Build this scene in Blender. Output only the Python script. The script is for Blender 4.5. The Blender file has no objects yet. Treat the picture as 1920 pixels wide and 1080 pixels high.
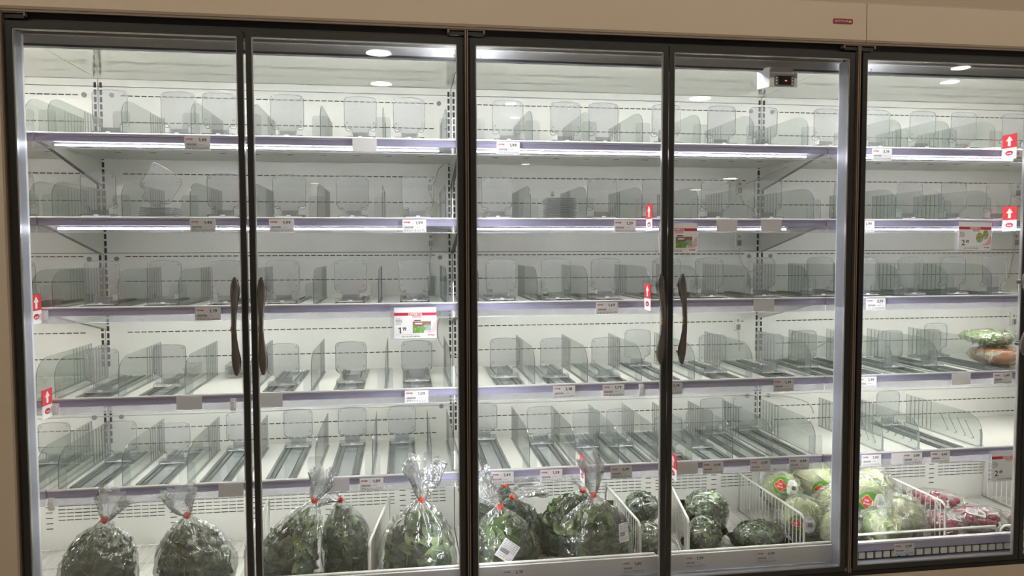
import bpy, bmesh, math, random
from mathutils import Vector, Matrix, noise
random.seed(7)
scene = bpy.context.scene
COL = scene.collection
PI = math.pi

# ------------------------------------------------------------------ camera
CAM = Vector((-.1864, -2.207, 1.4))
def cam_axes(yaw, pitch, roll):
    r = Vector((math.cos(yaw), -math.sin(yaw), 0)); f = Vector((math.sin(yaw), math.cos(yaw), 0)); u = Vector((0, 0, 1))
    f2 = f*math.cos(pitch) - u*math.sin(pitch); u2 = u*math.cos(pitch) + f*math.sin(pitch)
    return r*math.cos(roll) + u2*math.sin(roll), u2*math.cos(roll) - r*math.sin(roll), f2
R_, U_, F_ = cam_axes(.1451, .0511, -.0032)
cd = bpy.data.cameras.new('camera'); cam = bpy.data.objects.new('camera', cd); COL.objects.link(cam)
cd.sensor_width = 36; cd.lens = 1397/1920*36; cd.clip_start = .05; cd.clip_end = 100
cam.matrix_world = Matrix(((R_.x, U_.x, -F_.x, CAM.x), (R_.y, U_.y, -F_.y, CAM.y), (R_.z, U_.z, -F_.z, CAM.z), (0, 0, 0, 1)))
scene.camera = cam
# ------------------------------------------------------------------ world, exposure
w = bpy.data.worlds.new('store_air'); scene.world = w; w.use_nodes = True
bg = w.node_tree.nodes['Background']; bg.inputs[0].default_value = (1, .86, .68, 1); bg.inputs[1].default_value = .8
vs = scene.view_settings
vs.view_transform = 'Standard'; vs.look = 'None'; vs.gamma = 1; vs.use_curve_mapping = False; vs.exposure = 0.0
cy = scene.cycles
cy.transparent_max_bounces = 48; cy.max_bounces = 6; cy.diffuse_bounces = 3; cy.glossy_bounces = 3; cy.transmission_bounces = 2
cy.use_adaptive_sampling = True; cy.adaptive_threshold = .1; cy.use_light_tree = False; cy.time_limit = 750
cy.caustics_reflective = False; cy.caustics_refractive = False; cy.sample_clamp_indirect = 20.0
LAMP = 46.0         # strength of the cabinet tubes
MLED = 28.0         # strength of the upright LED strips in the mullions
AISLE_FILL = 28.0        # strength of the unseen fill lamps added above the aisle
DOWN = 26.0         # strength of the store downlights

# ------------------------------------------------------------------ materials
MATS = {}
def nodes(name):
    m = bpy.data.materials.new(name); m.use_nodes = True; nt = m.node_tree
    return m, nt, nt.nodes, nt.links
def P(name, col, rough=.5, metal=0, var=.06, nscale=20, bump=0, bscale=200, coat=0, spec=.5, sub=0):
    """principled surface with a little procedural colour variation and relief"""
    m, nt, N, L = nodes(name); b = N['Principled BSDF']
    b.inputs['Roughness'].default_value = rough; b.inputs['Metallic'].default_value = metal
    b.inputs['Coat Weight'].default_value = coat; b.inputs['Specular IOR Level'].default_value = spec
    if coat: b.inputs['Coat Roughness'].default_value = .05
    if sub: b.inputs['Subsurface Weight'].default_value = sub; b.inputs['Subsurface Radius'].default_value = (.01, .01, .005)
    tc = N.new('ShaderNodeTexCoord'); n = N.new('ShaderNodeTexNoise'); n.inputs['Scale'].default_value = nscale; n.inputs['Detail'].default_value = 3
    L.new(tc.outputs['Object'], n.inputs['Vector'])
    r = N.new('ShaderNodeMix'); r.data_type = 'RGBA'
    r.inputs[6].default_value = (*[max(0, c*(1-var)) for c in col], 1); r.inputs[7].default_value = (*[min(1, c*(1+var)) for c in col], 1)
    L.new(n.outputs['Fac'], r.inputs[0]); L.new(r.outputs[2], b.inputs['Base Color'])
    if bump:
        n2 = N.new('ShaderNodeTexNoise'); n2.inputs['Scale'].default_value = bscale; L.new(tc.outputs['Object'], n2.inputs['Vector'])
        bu = N.new('ShaderNodeBump'); bu.inputs['Strength'].default_value = bump; bu.inputs['Distance'].default_value = .002
        L.new(n2.outputs['Fac'], bu.inputs['Height']); L.new(bu.outputs['Normal'], b.inputs['Normal'])
    MATS[name] = m; return m
def CLEAR(name, tint, haze=.05, hazecol=(.9, .92, .92), rough=.05, refl=.04, ior=1.45, bump=0, bscale=60, bdist=.004):
    """thin clear sheet: lets light through, tints it, mirrors by Fresnel and scatters a little"""
    m, nt, N, L = nodes(name); N.remove(N['Principled BSDF']); out = N['Material Output']
    t = N.new('ShaderNodeBsdfTransparent'); t.inputs[0].default_value = (*tint, 1)
    d = N.new('ShaderNodeBsdfDiffuse'); d.inputs[0].default_value = (*hazecol, 1)
    tr = N.new('ShaderNodeBsdfTranslucent'); tr.inputs[0].default_value = (*hazecol, 1)
    md = N.new('ShaderNodeMixShader'); md.inputs[0].default_value = .5; L.new(d.outputs[0], md.inputs[1]); L.new(tr.outputs[0], md.inputs[2])
    g = N.new('ShaderNodeBsdfGlossy'); g.inputs['Roughness'].default_value = rough
    f0 = ((ior-1)/(ior+1))**2+refl      # Schlick's Fresnel, the same from both sides of the sheet
    lw = N.new('ShaderNodeLayerWeight'); lw.inputs[0].default_value = .5
    pw = N.new('ShaderNodeMath'); pw.operation = 'POWER'; pw.inputs[1].default_value = 5; L.new(lw.outputs['Facing'], pw.inputs[0])
    a = N.new('ShaderNodeMath'); a.operation = 'MULTIPLY_ADD'; a.inputs[1].default_value = 1-f0; a.inputs[2].default_value = f0; a.use_clamp = True; L.new(pw.outputs[0], a.inputs[0])
    m1 = N.new('ShaderNodeMixShader'); m1.inputs[0].default_value = haze
    L.new(t.outputs[0], m1.inputs[1]); L.new(md.outputs[0], m1.inputs[2])
    m2 = N.new('ShaderNodeMixShader'); L.new(a.outputs[0], m2.inputs[0]); L.new(m1.outputs[0], m2.inputs[1]); L.new(g.outputs[0], m2.inputs[2])
    L.new(m2.outputs[0], out.inputs[0])
    if bump:
        tc = N.new('ShaderNodeTexCoord'); n = N.new('ShaderNodeTexNoise'); n.inputs['Scale'].default_value = bscale; n.inputs['Detail'].default_value = 2
        L.new(tc.outputs['Object'], n.inputs['Vector'])
        v = N.new('ShaderNodeTexVoronoi'); v.inputs['Scale'].default_value = bscale*.6; v.feature = 'DISTANCE_TO_EDGE'
        L.new(tc.outputs['Object'], v.inputs['Vector'])
        s = N.new('ShaderNodeMath'); s.operation = 'ADD'; L.new(n.outputs['Fac'], s.inputs[0]); L.new(v.outputs['Distance'], s.inputs[1])
        bu = N.new('ShaderNodeBump'); bu.inputs['Strength'].default_value = bump; bu.inputs['Distance'].default_value = bdist
        L.new(s.outputs[0], bu.inputs['Height']); L.new(bu.outputs['Normal'], g.inputs['Normal']); L.new(bu.outputs['Normal'], d.inputs['Normal'])
    MATS[name] = m; return m
def EMIT(name, col, s):
    m, nt, N, L = nodes(name); b = N['Principled BSDF']; b.inputs['Base Color'].default_value = (.9, .9, .9, 1)
    b.inputs['Emission Color'].default_value = (*col, 1); b.inputs['Emission Strength'].default_value = s
    MATS[name] = m; return m

P('fascia_cream', (.60, .50, .385), .38, var=.02, nscale=3, bump=.03, bscale=600)
P('fascia_top', (.50, .41, .32), .5, var=.02, nscale=3)
P('frame_dark', (.030, .030, .029), .33, .2, var=.1, nscale=40)
P('frame_black', (.006, .006, .006), .5, var=.1)
P('frame_inner', (.42, .42, .42), .3, .4, var=.05)
P('seal_dark', (.10, .105, .12), .35, .2, var=.05)
P('seal_grey', (.30, .31, .37), .35, .2, var=.05)
P('brown_strip', (.22, .165, .125), .4, .2)
P('wall_white', (.74, .735, .70), .30, var=.025, nscale=5, bump=.05, bscale=25)
P('canopy_white', (.90, .895, .85), .05, .50, var=.015, nscale=4)
P('slot_dark', (.012, .012, .013), .7)
P('plug_grey', (.22, .23, .235), .5)
P('shelf_white', (.80, .795, .75), .28, var=.03, nscale=8)
P('rail_violet', (.46, .447, .645), .28, .2, var=.04, nscale=6)
P('rail_lip', (.84, .84, .88), .22, .2, var=.03)
CLEAR('rail_skirt', (.92, .92, .96), .035, (.75, .75, .85), .10, .02)
CLEAR('skirt_haze', (.90, .90, .93), .22, (.60, .61, .66), .12, .04)
P('header_grey', (.88, .88, .92), .4, .1, var=.03, nscale=10)
P('bracket_white', (.58, .58, .53), .4, var=.03)
P('metal_handle', (.20, .188, .18), .27, .92, var=.08, nscale=60)
P('brass', (.42, .28, .08), .35, .9, var=.2, nscale=120)
P('steel_panel', (.68, .68, .70), .35, .2, var=.05, nscale=8)
P('wire_white', (.80, .79, .75), .3, var=.02)
P('cable_grey', (.50, .49, .44), .5)
P('box_grey', (.30, .32, .32), .6, var=.2, nscale=80)
CLEAR('door_glass', (.965, .975, .97), .006, rough=.004, refl=.0, ior=1.42)
CLEAR('acrylic', (.885, .906, .893), .05, (.55, .60, .58), .06, .015)
CLEAR('acrylic_edge', (.32, .40, .41), .30, (.35, .42, .44), .15, .05)
CLEAR('acrylic_fin', (.965, .975, .98), .06, (.78, .85, .88), .06, .02)
CLEAR('plate_clear', (.950, .955, .96), .12, (.90, .92, .96), .10, .02)
CLEAR('plate_edge', (.74, .76, .78), .30, (.84, .86, .88), .12, .08)
CLEAR('plate_rim', (.62, .64, .65), .30, (.62, .64, .66), .10, .15)
CLEAR('sleeve', (.95, .95, .97), .08, (.9, .9, .95), .06, .03)
CLEAR('film', (.95, .96, .95), .13, (.92, .95, .94), .15, .12, bump=1.0, bscale=30, bdist=.016)
CLEAR('film_hazy', (.93, .945, .935), .26, (.72, .76, .72), .15, .12, bump=1.0, bscale=28, bdist=.016)
CLEAR('film_veg', (.95, .96, .95), .15, (.93, .95, .92), .12, .09, bump=1.0, bscale=26, bdist=.018)
CLEAR('film_top', (.955, .965, .965), .26, (.95, .97, .97), .14, .12, bump=1.0, bscale=45, bdist=.014)
CLEAR('track_plastic', (.80, .83, .825), .25, (.44, .48, .48), .15, .04)
CLEAR('track_band', (.93, .945, .95), .16, (.70, .76, .78), .10, .03)
CLEAR('sled_plastic', (.89, .905, .91), .25, (.74, .77, .79), .10, .06)
P('rib_grey', (.36, .38, .38), .4)
P('score_dark', (.16, .165, .16), .5)
P('paper', (.90, .89, .92), .55, var=.02)
P('paper_grey', (.68, .67, .70), .5, var=.04)
P('paper_offer', (.93, .92, .95), .45, var=.015)
P('ink', (.02, .02, .022), .6)
P('ink_grey', (.22, .22, .24), .6)
P('logo_red', (.58, .02, .05), .5)
P('badge_red', (.26, .010, .024), .35)
P('offer_red', (.62, .03, .075), .45)
P('flag_red', (.75, .045, .06), .45)
P('pink', (.86, .50, .52), .5)
P('white_ink', (.92, .91, .92), .5)
P('clip_white', (.86, .87, .92), .25)
P('pack_green', (.13, .30, .07), .5, var=1.5, nscale=150)
P('pack_brown', (.24, .12, .09), .5, var=1.5, nscale=150)
P('pack_teal', (.25, .36, .33), .5, var=1.5, nscale=150)
P('pack_olive', (.30, .30, .09), .5, var=1.5, nscale=150)
P('display_black', (.006, .006, .007), .12)
P('button_grey', (.17, .17, .18), .4)
EMIT('display_red', (1, .05, .03), 3)
EMIT('tube_light', (1, 1, .98), LAMP*1.0)
EMIT('tube_hidden', (1, 1, .98), LAMP*1.1)
EMIT('tube_top', (1, 1, .97), LAMP*1.15)
EMIT('mullion_led', (.97, .98, 1), MLED)
EMIT('fill_lamp_lens', (1, .88, .72), AISLE_FILL)
EMIT('downlight', (1, .93, .80), DOWN)
P('leaf_dark', (.060, .100, .038), .45, var=.5, nscale=30)
P('leaf_mid', (.115, .180, .066), .42, var=.45, nscale=30)
P('leaf_light', (.25, .37, .13), .42, var=.4, nscale=30)
P('stem_pale', (.36, .44, .17), .4, var=.25, nscale=40)
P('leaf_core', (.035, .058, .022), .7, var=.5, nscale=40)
P('lettuce', (.60, .68, .34), .42, var=.35, nscale=14, bump=.5, bscale=60, sub=.1)
P('lettuce_green', (.40, .55, .18), .42, var=.4, nscale=16, bump=.5, bscale=60, sub=.1)
P('lettuce_pale', (.74, .76, .50), .42, var=.25, nscale=14, bump=.5, bscale=60, sub=.1)
P('radish_red', (.42, .022, .075), .28, var=.3, nscale=60)
P('radish_white', (.80, .72, .68), .4)
P('tie_red', (.80, .07, .022), .4)
P('tray_black', (.010, .011, .010), .2)
P('sticker_green', (.09, .33, .03), .4, var=.1)
P('sticker_yellow', (.80, .62, .05), .45)
P('carrot', (.72, .25, .045), .5, var=.4, nscale=70)
P('gondola_beige', (.62, .58, .50), .6, var=.03)
P('floor_tile', (.42, .37, .31), .25, var=.08, nscale=2)
P('ceiling_paint', (.46, .41, .34), .8, var=.03, nscale=1)

# ------------------------------------------------------------------ mesh helpers
class MB:
    def __init__(s): s.v = []; s.f = []; s.m = []; s.slots = []; s.smooth = []
    def slot(s, m):
        if m not in s.slots: s.slots.append(m)
        return s.slots.index(m)
    def add(s, vs_, fs, m, smooth=False):
        o = len(s.v); k = s.slot(m); s.v += [tuple(p) for p in vs_]
        for f in fs: s.f.append(tuple(i+o for i in f)); s.m.append(k); s.smooth.append(smooth)
        return s
    def box(s, x0, x1, y0, y1, z0, z1, m):
        V = [(x, y, z) for x in (x0, x1) for y in (y0, y1) for z in (z0, z1)]
        return s.add(V, [(0,1,3,2),(4,6,7,5),(0,4,5,1),(2,3,7,6),(0,2,6,4),(1,5,7,3)], m)
    def prism(s, poly, a0, a1, axis, m, edge=None):
        """polygon extruded along an axis; axis X: poly=(y,z); Y: poly=(x,z); Z: poly=(x,y)"""
        def mk(p, a): return (a, p[0], p[1]) if axis == 'X' else (p[0], a, p[1]) if axis == 'Y' else (p[0], p[1], a)
        n = len(poly); V = [mk(p, a0) for p in poly]+[mk(p, a1) for p in poly]
        s.add(V, [tuple(range(n)), tuple(range(2*n-1, n-1, -1))], m)
        return s.add(V, [(i, i+n, (i+1) % n+n, (i+1) % n) for i in range(n)], edge or m)
    def tube(s, pts, r, m, n=8, caps=True, smooth=True):
        pts = [Vector(p) for p in pts]; V = []; F = []
        rs = r if isinstance(r, (list, tuple)) else [r]*len(pts)
        up = Vector((0, 0, 1))
        for i, p in enumerate(pts):
            d = (pts[min(i+1, len(pts)-1)]-pts[max(i-1, 0)]).normalized()
            a = d.cross(up) if abs(d.z) < .95 else d.cross(Vector((0, 1, 0)))
            a.normalize(); b = a.cross(d)
            for k in range(n):
                t = 2*PI*k/n; V.append(p+(a*math.cos(t)+b*math.sin(t))*rs[i])
        for i in range(len(pts)-1):
            for k in range(n):
                F.append((i*n+k, i*n+(k+1) % n, (i+1)*n+(k+1) % n, (i+1)*n+k))
        s.add(V, F, m, smooth)
        if caps: o = len(pts)*n; s.add(V, [tuple(range(n-1, -1, -1)), tuple(range(o-n, o))], m)
        return s
    def disc(s, c, r, m, axis='Y', n=20, h=.002):
        poly = [(r*math.cos(2*PI*k/n), r*math.sin(2*PI*k/n)) for k in range(n)]
        if axis == 'Y': return s.prism([(c[0]+a, c[2]+b) for a, b in poly], c[1], c[1]+h, 'Y', m)
        if axis == 'Z': return s.prism([(c[0]+a, c[1]+b) for a, b in poly], c[2], c[2]+h, 'Z', m)
        return s.prism([(c[1]+a, c[2]+b) for a, b in poly], c[0], c[0]+h, 'X', m)
    def mesh(s, name):
        me = bpy.data.meshes.new(name); me.from_pydata(s.v, [], s.f)
        for m in s.slots: me.materials.append(MATS[m])
        me.polygons.foreach_set('material_index', s.m); me.polygons.foreach_set('use_smooth', s.smooth)
        me.update(); bm = bmesh.new(); bm.from_mesh(me); bmesh.ops.recalc_face_normals(bm, faces=bm.faces); bm.to_mesh(me); bm.free()
        return me
    def obj(s, name, parent=None, **k): return link(name, s.mesh(name), parent, **k)
def link(name, me, parent=None, loc=None, **k):
    o = bpy.data.objects.new(name, me); COL.objects.link(o)
    if parent: o.parent = parent
    if loc: o.location = loc
    for a, b in k.items(): o[a] = b
    return o
def thing(name, label, cat, loc=(0, 0, 0), group=None, rz=0):
    o = bpy.data.objects.new(name, None); COL.objects.link(o); o.location = loc; o.rotation_euler.z = rz; o.empty_display_size = .05
    o['label'] = label; o['category'] = cat
    if group: o['group'] = group
    return o
def rrect(x0, x1, z0, z1, r, n=5, corners=(1, 1, 1, 1)):
    out = []
    for (cx, cz, a0, on, px, pz) in ((x1-r, z0+r, -PI/2, corners[0], x1, z0), (x1-r, z1-r, 0, corners[1], x1, z1), (x0+r, z1-r, PI/2, corners[2], x0, z1), (x0+r, z0+r, PI, corners[3], x0, z0)):
        if on: out += [(cx+r*math.cos(a0+PI/2*i/n), cz+r*math.sin(a0+PI/2*i/n)) for i in range(n+1)]
        else: out.append((px, pz))
    return out
TXT = {}
def glyphs(s, bold=.012):
    """flat letter shapes of a string: (verts (x,y), faces, width), one unit tall"""
    if (s, bold) in TXT: return TXT[(s, bold)]
    c = bpy.data.curves.new('letters', 'FONT'); c.body = s; c.size = 1; c.offset = bold; c.resolution_u = 3
    o = bpy.data.objects.new('letters', c); COL.objects.link(o); dg = bpy.context.evaluated_depsgraph_get()
    me = bpy.data.meshes.new_from_object(o.evaluated_get(dg))
    V = [(v.co.x, v.co.y) for v in me.vertices]; Fc = [tuple(p.vertices) for p in me.polygons]
    bpy.data.objects.remove(o); bpy.data.curves.remove(c); bpy.data.meshes.remove(me)
    x0 = min(v[0] for v in V); x1 = max(v[0] for v in V)
    TXT[(s, bold)] = ([(x-x0, y) for x, y in V], Fc, x1-x0); return TXT[(s, bold)]
def text(mb, s, x, z, h, m, y=0, width=None, mid=False, fn=None, bold=.012):
    """letters standing in the XZ plane facing -Y; h is the cap height"""
    if '1' in s and len(s) <= 4:      # figures set one by one, the 1 with its flag
        V = []; Fc = []; x_ = 0
        for ch in s:
            v, f, w1 = glyphs(ch, bold); o = len(V)
            if ch == '1':
                x_ += .17; V += [(a+x_, b) for a, b in v]; Fc += [tuple(i+o for i in q) for q in f]; o = len(V)
                V += [(x_+.03, .72), (x_-.17, .57), (x_-.17, .46), (x_+.03, .60)]; Fc.append((o, o+1, o+2, o+3))
            else: V += [(a+x_, b) for a, b in v]; Fc += [tuple(i+o for i in q) for q in f]
            x_ += w1+.075
        wd = x_-.075
    else: V, Fc, wd = glyphs(s, bold)
    k = h/.70; kx = (width/wd) if width else k
    if mid: x -= wd*kx/2
    fn = fn or (lambda a, b: (a, y, b))
    mb.add([fn(x+a*kx, z+b*k) for a, b in V], Fc, m); return x+wd*kx
ORD = ['first', 'second', 'third', 'fourth', 'fifth', 'sixth', 'seventh', 'eighth', 'ninth', 'tenth', 'eleventh', 'twelfth', 'thirteenth', 'fourteenth', 'fifteenth', 'sixteenth', 'seventeenth', 'eighteenth']
SHN = ['top', 'second', 'middle', 'fourth', 'lowest']
DRN = ['leftmost', 'second', 'third', 'fourth', 'fifth']
def seen_door(X, Y):
    a = CAM.x+(X-CAM.x)*(0-CAM.y)/(Y-CAM.y)
    return max(0, min(4, int((a+1.25)//.625)))

# ------------------------------------------------------------------ levels of the place
SZ = [1.749, 1.502, 1.234, .961, .6855]      # front lips of the five shelves
YR, YF, DECK = .65, .168, .34
BAYS = [(-1.9, -1.25), (-1.25, 0), (0, 1.25), (1.25, 2.5)]

# ------------------------------------------------------------------ setting: store hall
MB().box(-14, 14, -24, 1.2, -.05, 0, 'floor_tile').obj('floor', kind='structure')
MB().box(-14, 14, -24, 1.2, 3.0, 3.05, 'ceiling_paint').obj('ceiling', kind='structure')
MB().box(-14, 14, .78, .9, 0, 3.0, 'fascia_top').obj('wall_back', kind='structure')
MB().box(-2.6, 2.6, .03, .75, 2.178, 2.42, 'fascia_top').obj('trim_1', kind='structure')
# round recessed downlights of the hall, mirrored in the door glass
dl = MB(); dl.tube([(0, 0, -.012), (0, 0, .0)], 1.15, 'clip_white', 24)
dm = dl.mesh('trim_ring'); dd = MB().disc((0, 0, -.016), 1.0, 'downlight', 'Z', 24, .003).mesh('lens')
for i, (x, y, d) in enumerate([(-.363, -3.964, .2), (-.373, -5.088, .2), (2.93, -5.36, .22), (.996, -5.90, .12), (1.16, -6.73, .12), (7.14, -13.78, .32), (9.72, -17.96, .16),
        (7.58, -16.86, .29), (10.2, -19.9, .15), (-.52, -17.7, .17), (-2.24, -16.0, .18), (4.69, -3.79, .15), (5.0, -4.31, .16), (9.09, -8.5, .26), (9.6, -9.53, .2),
        (2.5, -18.5, .21), (4.14, -17.77, .15), (2.08, -11.55, .16)]):
    t = thing('ceiling_downlight', 'round recessed store downlight, %s of those mirrored as bright ovals in the glass' % ORD[i], 'downlight', (x, y, 3.0), 'store downlights')
    for n_, me in (('trim_ring', dm), ('lens', dd)):
        o = link(n_, me, t); o.scale = (d/2, d/2, 1)

# gondola on the other side of the aisle, seen only as a mirror image in the glass
G = thing('shelf_gondola', 'beige shop gondola across the aisle, mirrored faintly in the glass doors', 'shelving', (0, -3.9, 0))
MB().box(-6, 6, -.05, .0, 0, 1.9, 'gondola_beige').obj('back_panel', G); MB().box(-6, 6, 0, .45, 0, .16, 'gondola_beige').obj('base', G)
gm = MB().box(-6, 6, 0, .40, -.015, .015, 'clip_white').mesh('shelf')
for z in (.55, .95, 1.32, 1.66): link('shelf', gm, G, (0, 0, z))
bxm = [MB().prism(rrect(-.09, .09, 0, .22, .01), 0, .12, 'Y', m).mesh('carton') for m in ('pack_green', 'paper', 'pack_olive', 'pink')]
rg = random.Random(11)
for z in (.965, 1.335):
    for k in range(14):
        o = link('carton', rg.choice(bxm), None, (-2.6+k*.30+rg.uniform(-.03, .03), -3.68, z)); o['label'] = 'carton on the %s gondola shelf across the aisle, %s from the left' % ('upper' if z > 1.2 else 'lower', ORD[k]); o['category'] = 'carton'; o['group'] = 'cartons across the aisle'
# fill lamps added unseen above the aisle to light fascia, rails and labels
for k, X in enumerate((-3.2, -1.6, 0, 1.6, 3.2)):
    t = thing('added_fill_lamp', 'slim unseen fill lamp added above the aisle, %s from the left' % ORD[k], 'fill lamp', (X, -1.45, 2.94), 'added aisle fill lamps')
    MB().box(-.72, .72, -.06, .06, .0, .06, 'clip_white').obj('housing', t)
    MB().box(-.70, .70, -.045, .045, -.004, .0, 'fill_lamp_lens').obj('lens', t)

# ------------------------------------------------------------------ the two refrigerated cabinets
def make_cabinet(label, x0, x1, bays, doors, posts):
    C = thing('refrigerated_cabinet', label, 'fridge', ((x0+x1)/2, .3, 0)); ox = C.location.copy()
    def part(mb, name, parent=None, **k):
        o = mb.obj(name, parent or C, **k)
        if parent is None: o.location = -ox
        return o
    # back panels in tiers, with a narrow dark joint between them
    part(MB().box(x0, x1, YR+.006, YR+.10, .2, 2.14, 'slot_dark'), 'insulated_back')
    slots = MB(); upr = MB()
    for a, b in bays:
        for z0, z1 in ((1.9845, 2.0095), (1.394, 1.9825), (.803, 1.392), (.52, .801)):
            part(MB().box(a+.0015, b-.0015, YR, YR+.01, z0, z1, 'wall_white'), 'back_panel')
        rows = [1.952, 1.859, 1.676, 1.580, 1.381, 1.291, 1.107, 1.014, .754, .697]
        for z in rows:
            x = b-.075
            while x > a+.075:
                slots.box(x-.0088, x+.0088, YR-.0012, YR+.001, z-.0016, z+.0016, 'slot_dark'); x -= .0232
        for e, sg in ((a, 1), (b, -1)):
            if e <= -1.85: continue
            z = .50
            while z < 1.99:
                if not any(abs(z+.008-s_) < .012 for s_ in SZ): upr.box(e+sg*.0095-.004, e+sg*.0095+.004, YR-.0012, YR+.001, z, z+.0185, 'slot_dark')
                z += .0255
        # lower grille panel, a little further forward
        g = part(MB().box(a+.0015, b-.0015, .625, .635, DECK-.02, .53, 'wall_white'), 'grille_panel')
        gs = MB(); x = b-.045; k = 0
        while x > a+.03:
            if k % 9 == 5:
                for r in range(5): gs.box(x-.011, x+.011, .6238, .6252, .484-r*.0195, .4865-r*.0195, 'slot_dark')
                x -= .042
            else:
                for r in range(5): gs.box(x-.0115, x+.0115, .6238, .6252, .487-r*.0128, .4893-r*.0128, 'slot_dark')
                x -= .0275 if k % 9 != 4 else .042
            k += 1
        gs.obj('air_slots', g, kind='stuff')
        for z in (1.953, 1.372, .799):
            for x in (a+.046, b-.046):
                if x > -1.8: part(MB().disc((x, YR-.003, z), .0085, 'plug_grey', 'Y', 16, .003), 'screw_plug')
        # canopy, header, tube
        part(MB().box(a+.001, b-.001, .09, YR+.006, 2.0105, 2.02, 'canopy_white'), 'canopy_panel')
        part(MB().tube([(a+.03, .142, 1.9985), (b-.03, .142, 1.9985)], .0060, 'tube_top', 10), 'lamp_tube')
    part(slots, 'wall_slots', kind='stuff'); part(upr, 'upright_slots', kind='stuff')
    h = MB().box(x0, x1, .100, .122, 1.9860, 2.06, 'header_grey'); hd = part(h, 'header_rail')
    MB().box(x0, x1, .098, .1225, 1.9795, 1.9862, 'seal_dark').box(x0, x1, .0970, .1000, 1.9858, 1.9872, 'rail_lip').obj('header_seal', hd)
    # deck tray, front panel, wire floor
    for a, b in bays:
        part(MB().box(a+.002, b-.002, .085, .632, DECK-.03, DECK-.012, 'shelf_white'), 'deck_tray')
        wf = MB(); x = a+.02
        while x < b-.01: wf.tube([(x, .095, DECK-.003), (x, .615, DECK-.003)], .0018, 'wire_white', 5, False); x += .024
        for y in (.10, .28, .45, .612): wf.tube([(a+.012, y, DECK-.0065), (b-.012, y, DECK-.0065)], .0026, 'wire_white', 6)
        part(wf, 'wire_floor', kind='stuff')
        if a < 1.2:
            p = part(MB().box(a+.003, b-.003, .052, .062, .358, .414, 'steel_panel'), 'front_panel')
            n = 2; L_ = (b-a)/n
            for i in range(n):
                u, v = a+i*L_+.008, a+(i+1)*L_-.008
                MB().tube([(u, .075, .35), (u, .07, .405), (u+.01, .066, .418), (v-.01, .066, .418), (v, .07, .405), (v, .075, .35)], .0045, 'wire_white', 8).obj('rim_wire', p)
        else:
            p = part(MB().box(a+.003, b-.003, .052, .062, .384, .410, 'rail_violet'), 'front_panel')
            MB().box(a+.003, b-.003, .050, .066, .409, .415, 'rail_lip').obj('front_lip', p)
            MB().box(a+.003, b-.003, .060, .064, .352, .384, 'frame_black').obj('grille_back', p)
            tb = MB().box(-.011, .011, .0535, .06, -.010, .010, 'shelf_white').mesh('grille_tab'); x = a+.05
            while x < b-.02: link('grille_tab', tb, p, (x, 0, .369)); x += .0305
            n = 2; L_ = (b-a)/n
            for i in range(n):
                u, v = a+i*L_+.008, a+(i+1)*L_-.008
                MB().tube([(u, .09, .35), (u, .088, .415), (u+.01, .086, .428), (v-.01, .086, .428), (v, .088, .415), (v, .09, .35)], .0045, 'wire_white', 8).obj('rim_wire', p)
                MB().tube([(u, .088, .39), (v, .088, .39)], .003, 'wire_white', 6).obj('rim_wire', p)
    # shelves with price rail, lamp and brackets
    for i, z in enumerate(SZ):
        for a, b in bays:
            sh = part(MB().box(a+.002, b-.002, .18, .632, z-.024, z-.006, 'shelf_white'), 'shelf')
            rl = MB()
            rl.prism([(.182, z-.006), (.174, z+.0005), (.1660, z+.0005), (.1648, z-.0010), (.1650, z-.0050), (.182, z-.0062)], a+.002, b-.002, 'X', 'rail_lip')
            rl.box(a+.002, b-.002, .1675, .182, -.0066+z, z-.0052, 'score_dark')
            rl.prism([(.1650, z-.0066), (.1648, z-.0080), (.1682, z-.0085), (.1690, z-.0150), (.1682, z-.0240), (.1650, z-.0248), (.1655, z-.0262), (.182, z-.0262), (.182, z-.0066)], a+.002, b-.002, 'X', 'rail_violet')
            rl.obj('price_rail', sh)
            MB().prism([(.1655, z-.0262), (.1632, z-.0470), (.1645, z-.0475), (.1672, z-.0262)], a+.002, b-.002, 'X', 'rail_skirt' if i < 2 else 'skirt_haze').box(a+.002, b-.002, .1620, .1650, z-.0482, z-.0466, 'rail_lip').obj('label_skirt', sh)
            e0, e1 = a+.05, b-(.07 if i == 0 else .14)
            MB().tube([(e0, .186, z-.0345), (e1, .186, z-.0345)] if i < 2 else [(e0, .33, z-.0295), (e1, .33, z-.0295)], .0027 if i < 2 else .0045, 'tube_light' if i < 2 else 'tube_hidden', 6).obj('lamp_tube', sh)
            for e, sg in ((a, 1), (b, -1)):
                if e < -1.8: continue
                xx = e+sg*.004
                MB().prism([(.20, z-.026), (.24, z-.030), (.50, z-.085), (.645, z-.115), (.645, z-.024), (.20, z-.024)], xx, xx+sg*.003, 'X', 'bracket_white', 'seal_dark').obj('bracket', sh)
            # slits under the shelf
            us = MB(); x = a+.08
            while x < b-.05:
                us.box(x, x+.02, .30, .304, z-.0248, z-.0238, 'slot_dark'); us.box(x+.05, x+.07, .42, .424, z-.0248, z-.0238, 'slot_dark'); x += .11
            us.obj('underside_slits', sh, kind='stuff')
    # sill, plinth, fascia
    part(MB().box(x0, x1, .005, .09, .30, .352, 'seal_grey'), 'sill')
    part(MB().box(x0, x1, -.012, .3, 0, .328, 'fascia_cream'), 'plinth')
    part(MB().box(x0, x1, .0, .04, .328, .342, 'frame_black'), 'kick_gap')
    fx1 = 1.263 if x1 < 1.3 else x1; fx0 = x0 if x0 < 0 else 1.2655
    poly = [(-.012, 2.056), (-.006, 2.050), (.03, 2.050), (.03, 2.176), (-.006, 2.174), (-.012, 2.168)]
    fa = part(MB().prism(poly, fx0, fx1, 'X', 'fascia_cream'), 'fascia')
    part(MB().box(x0, x1, .018, .09, 2.020, 2.056, 'frame_black'), 'head_channel')
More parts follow.
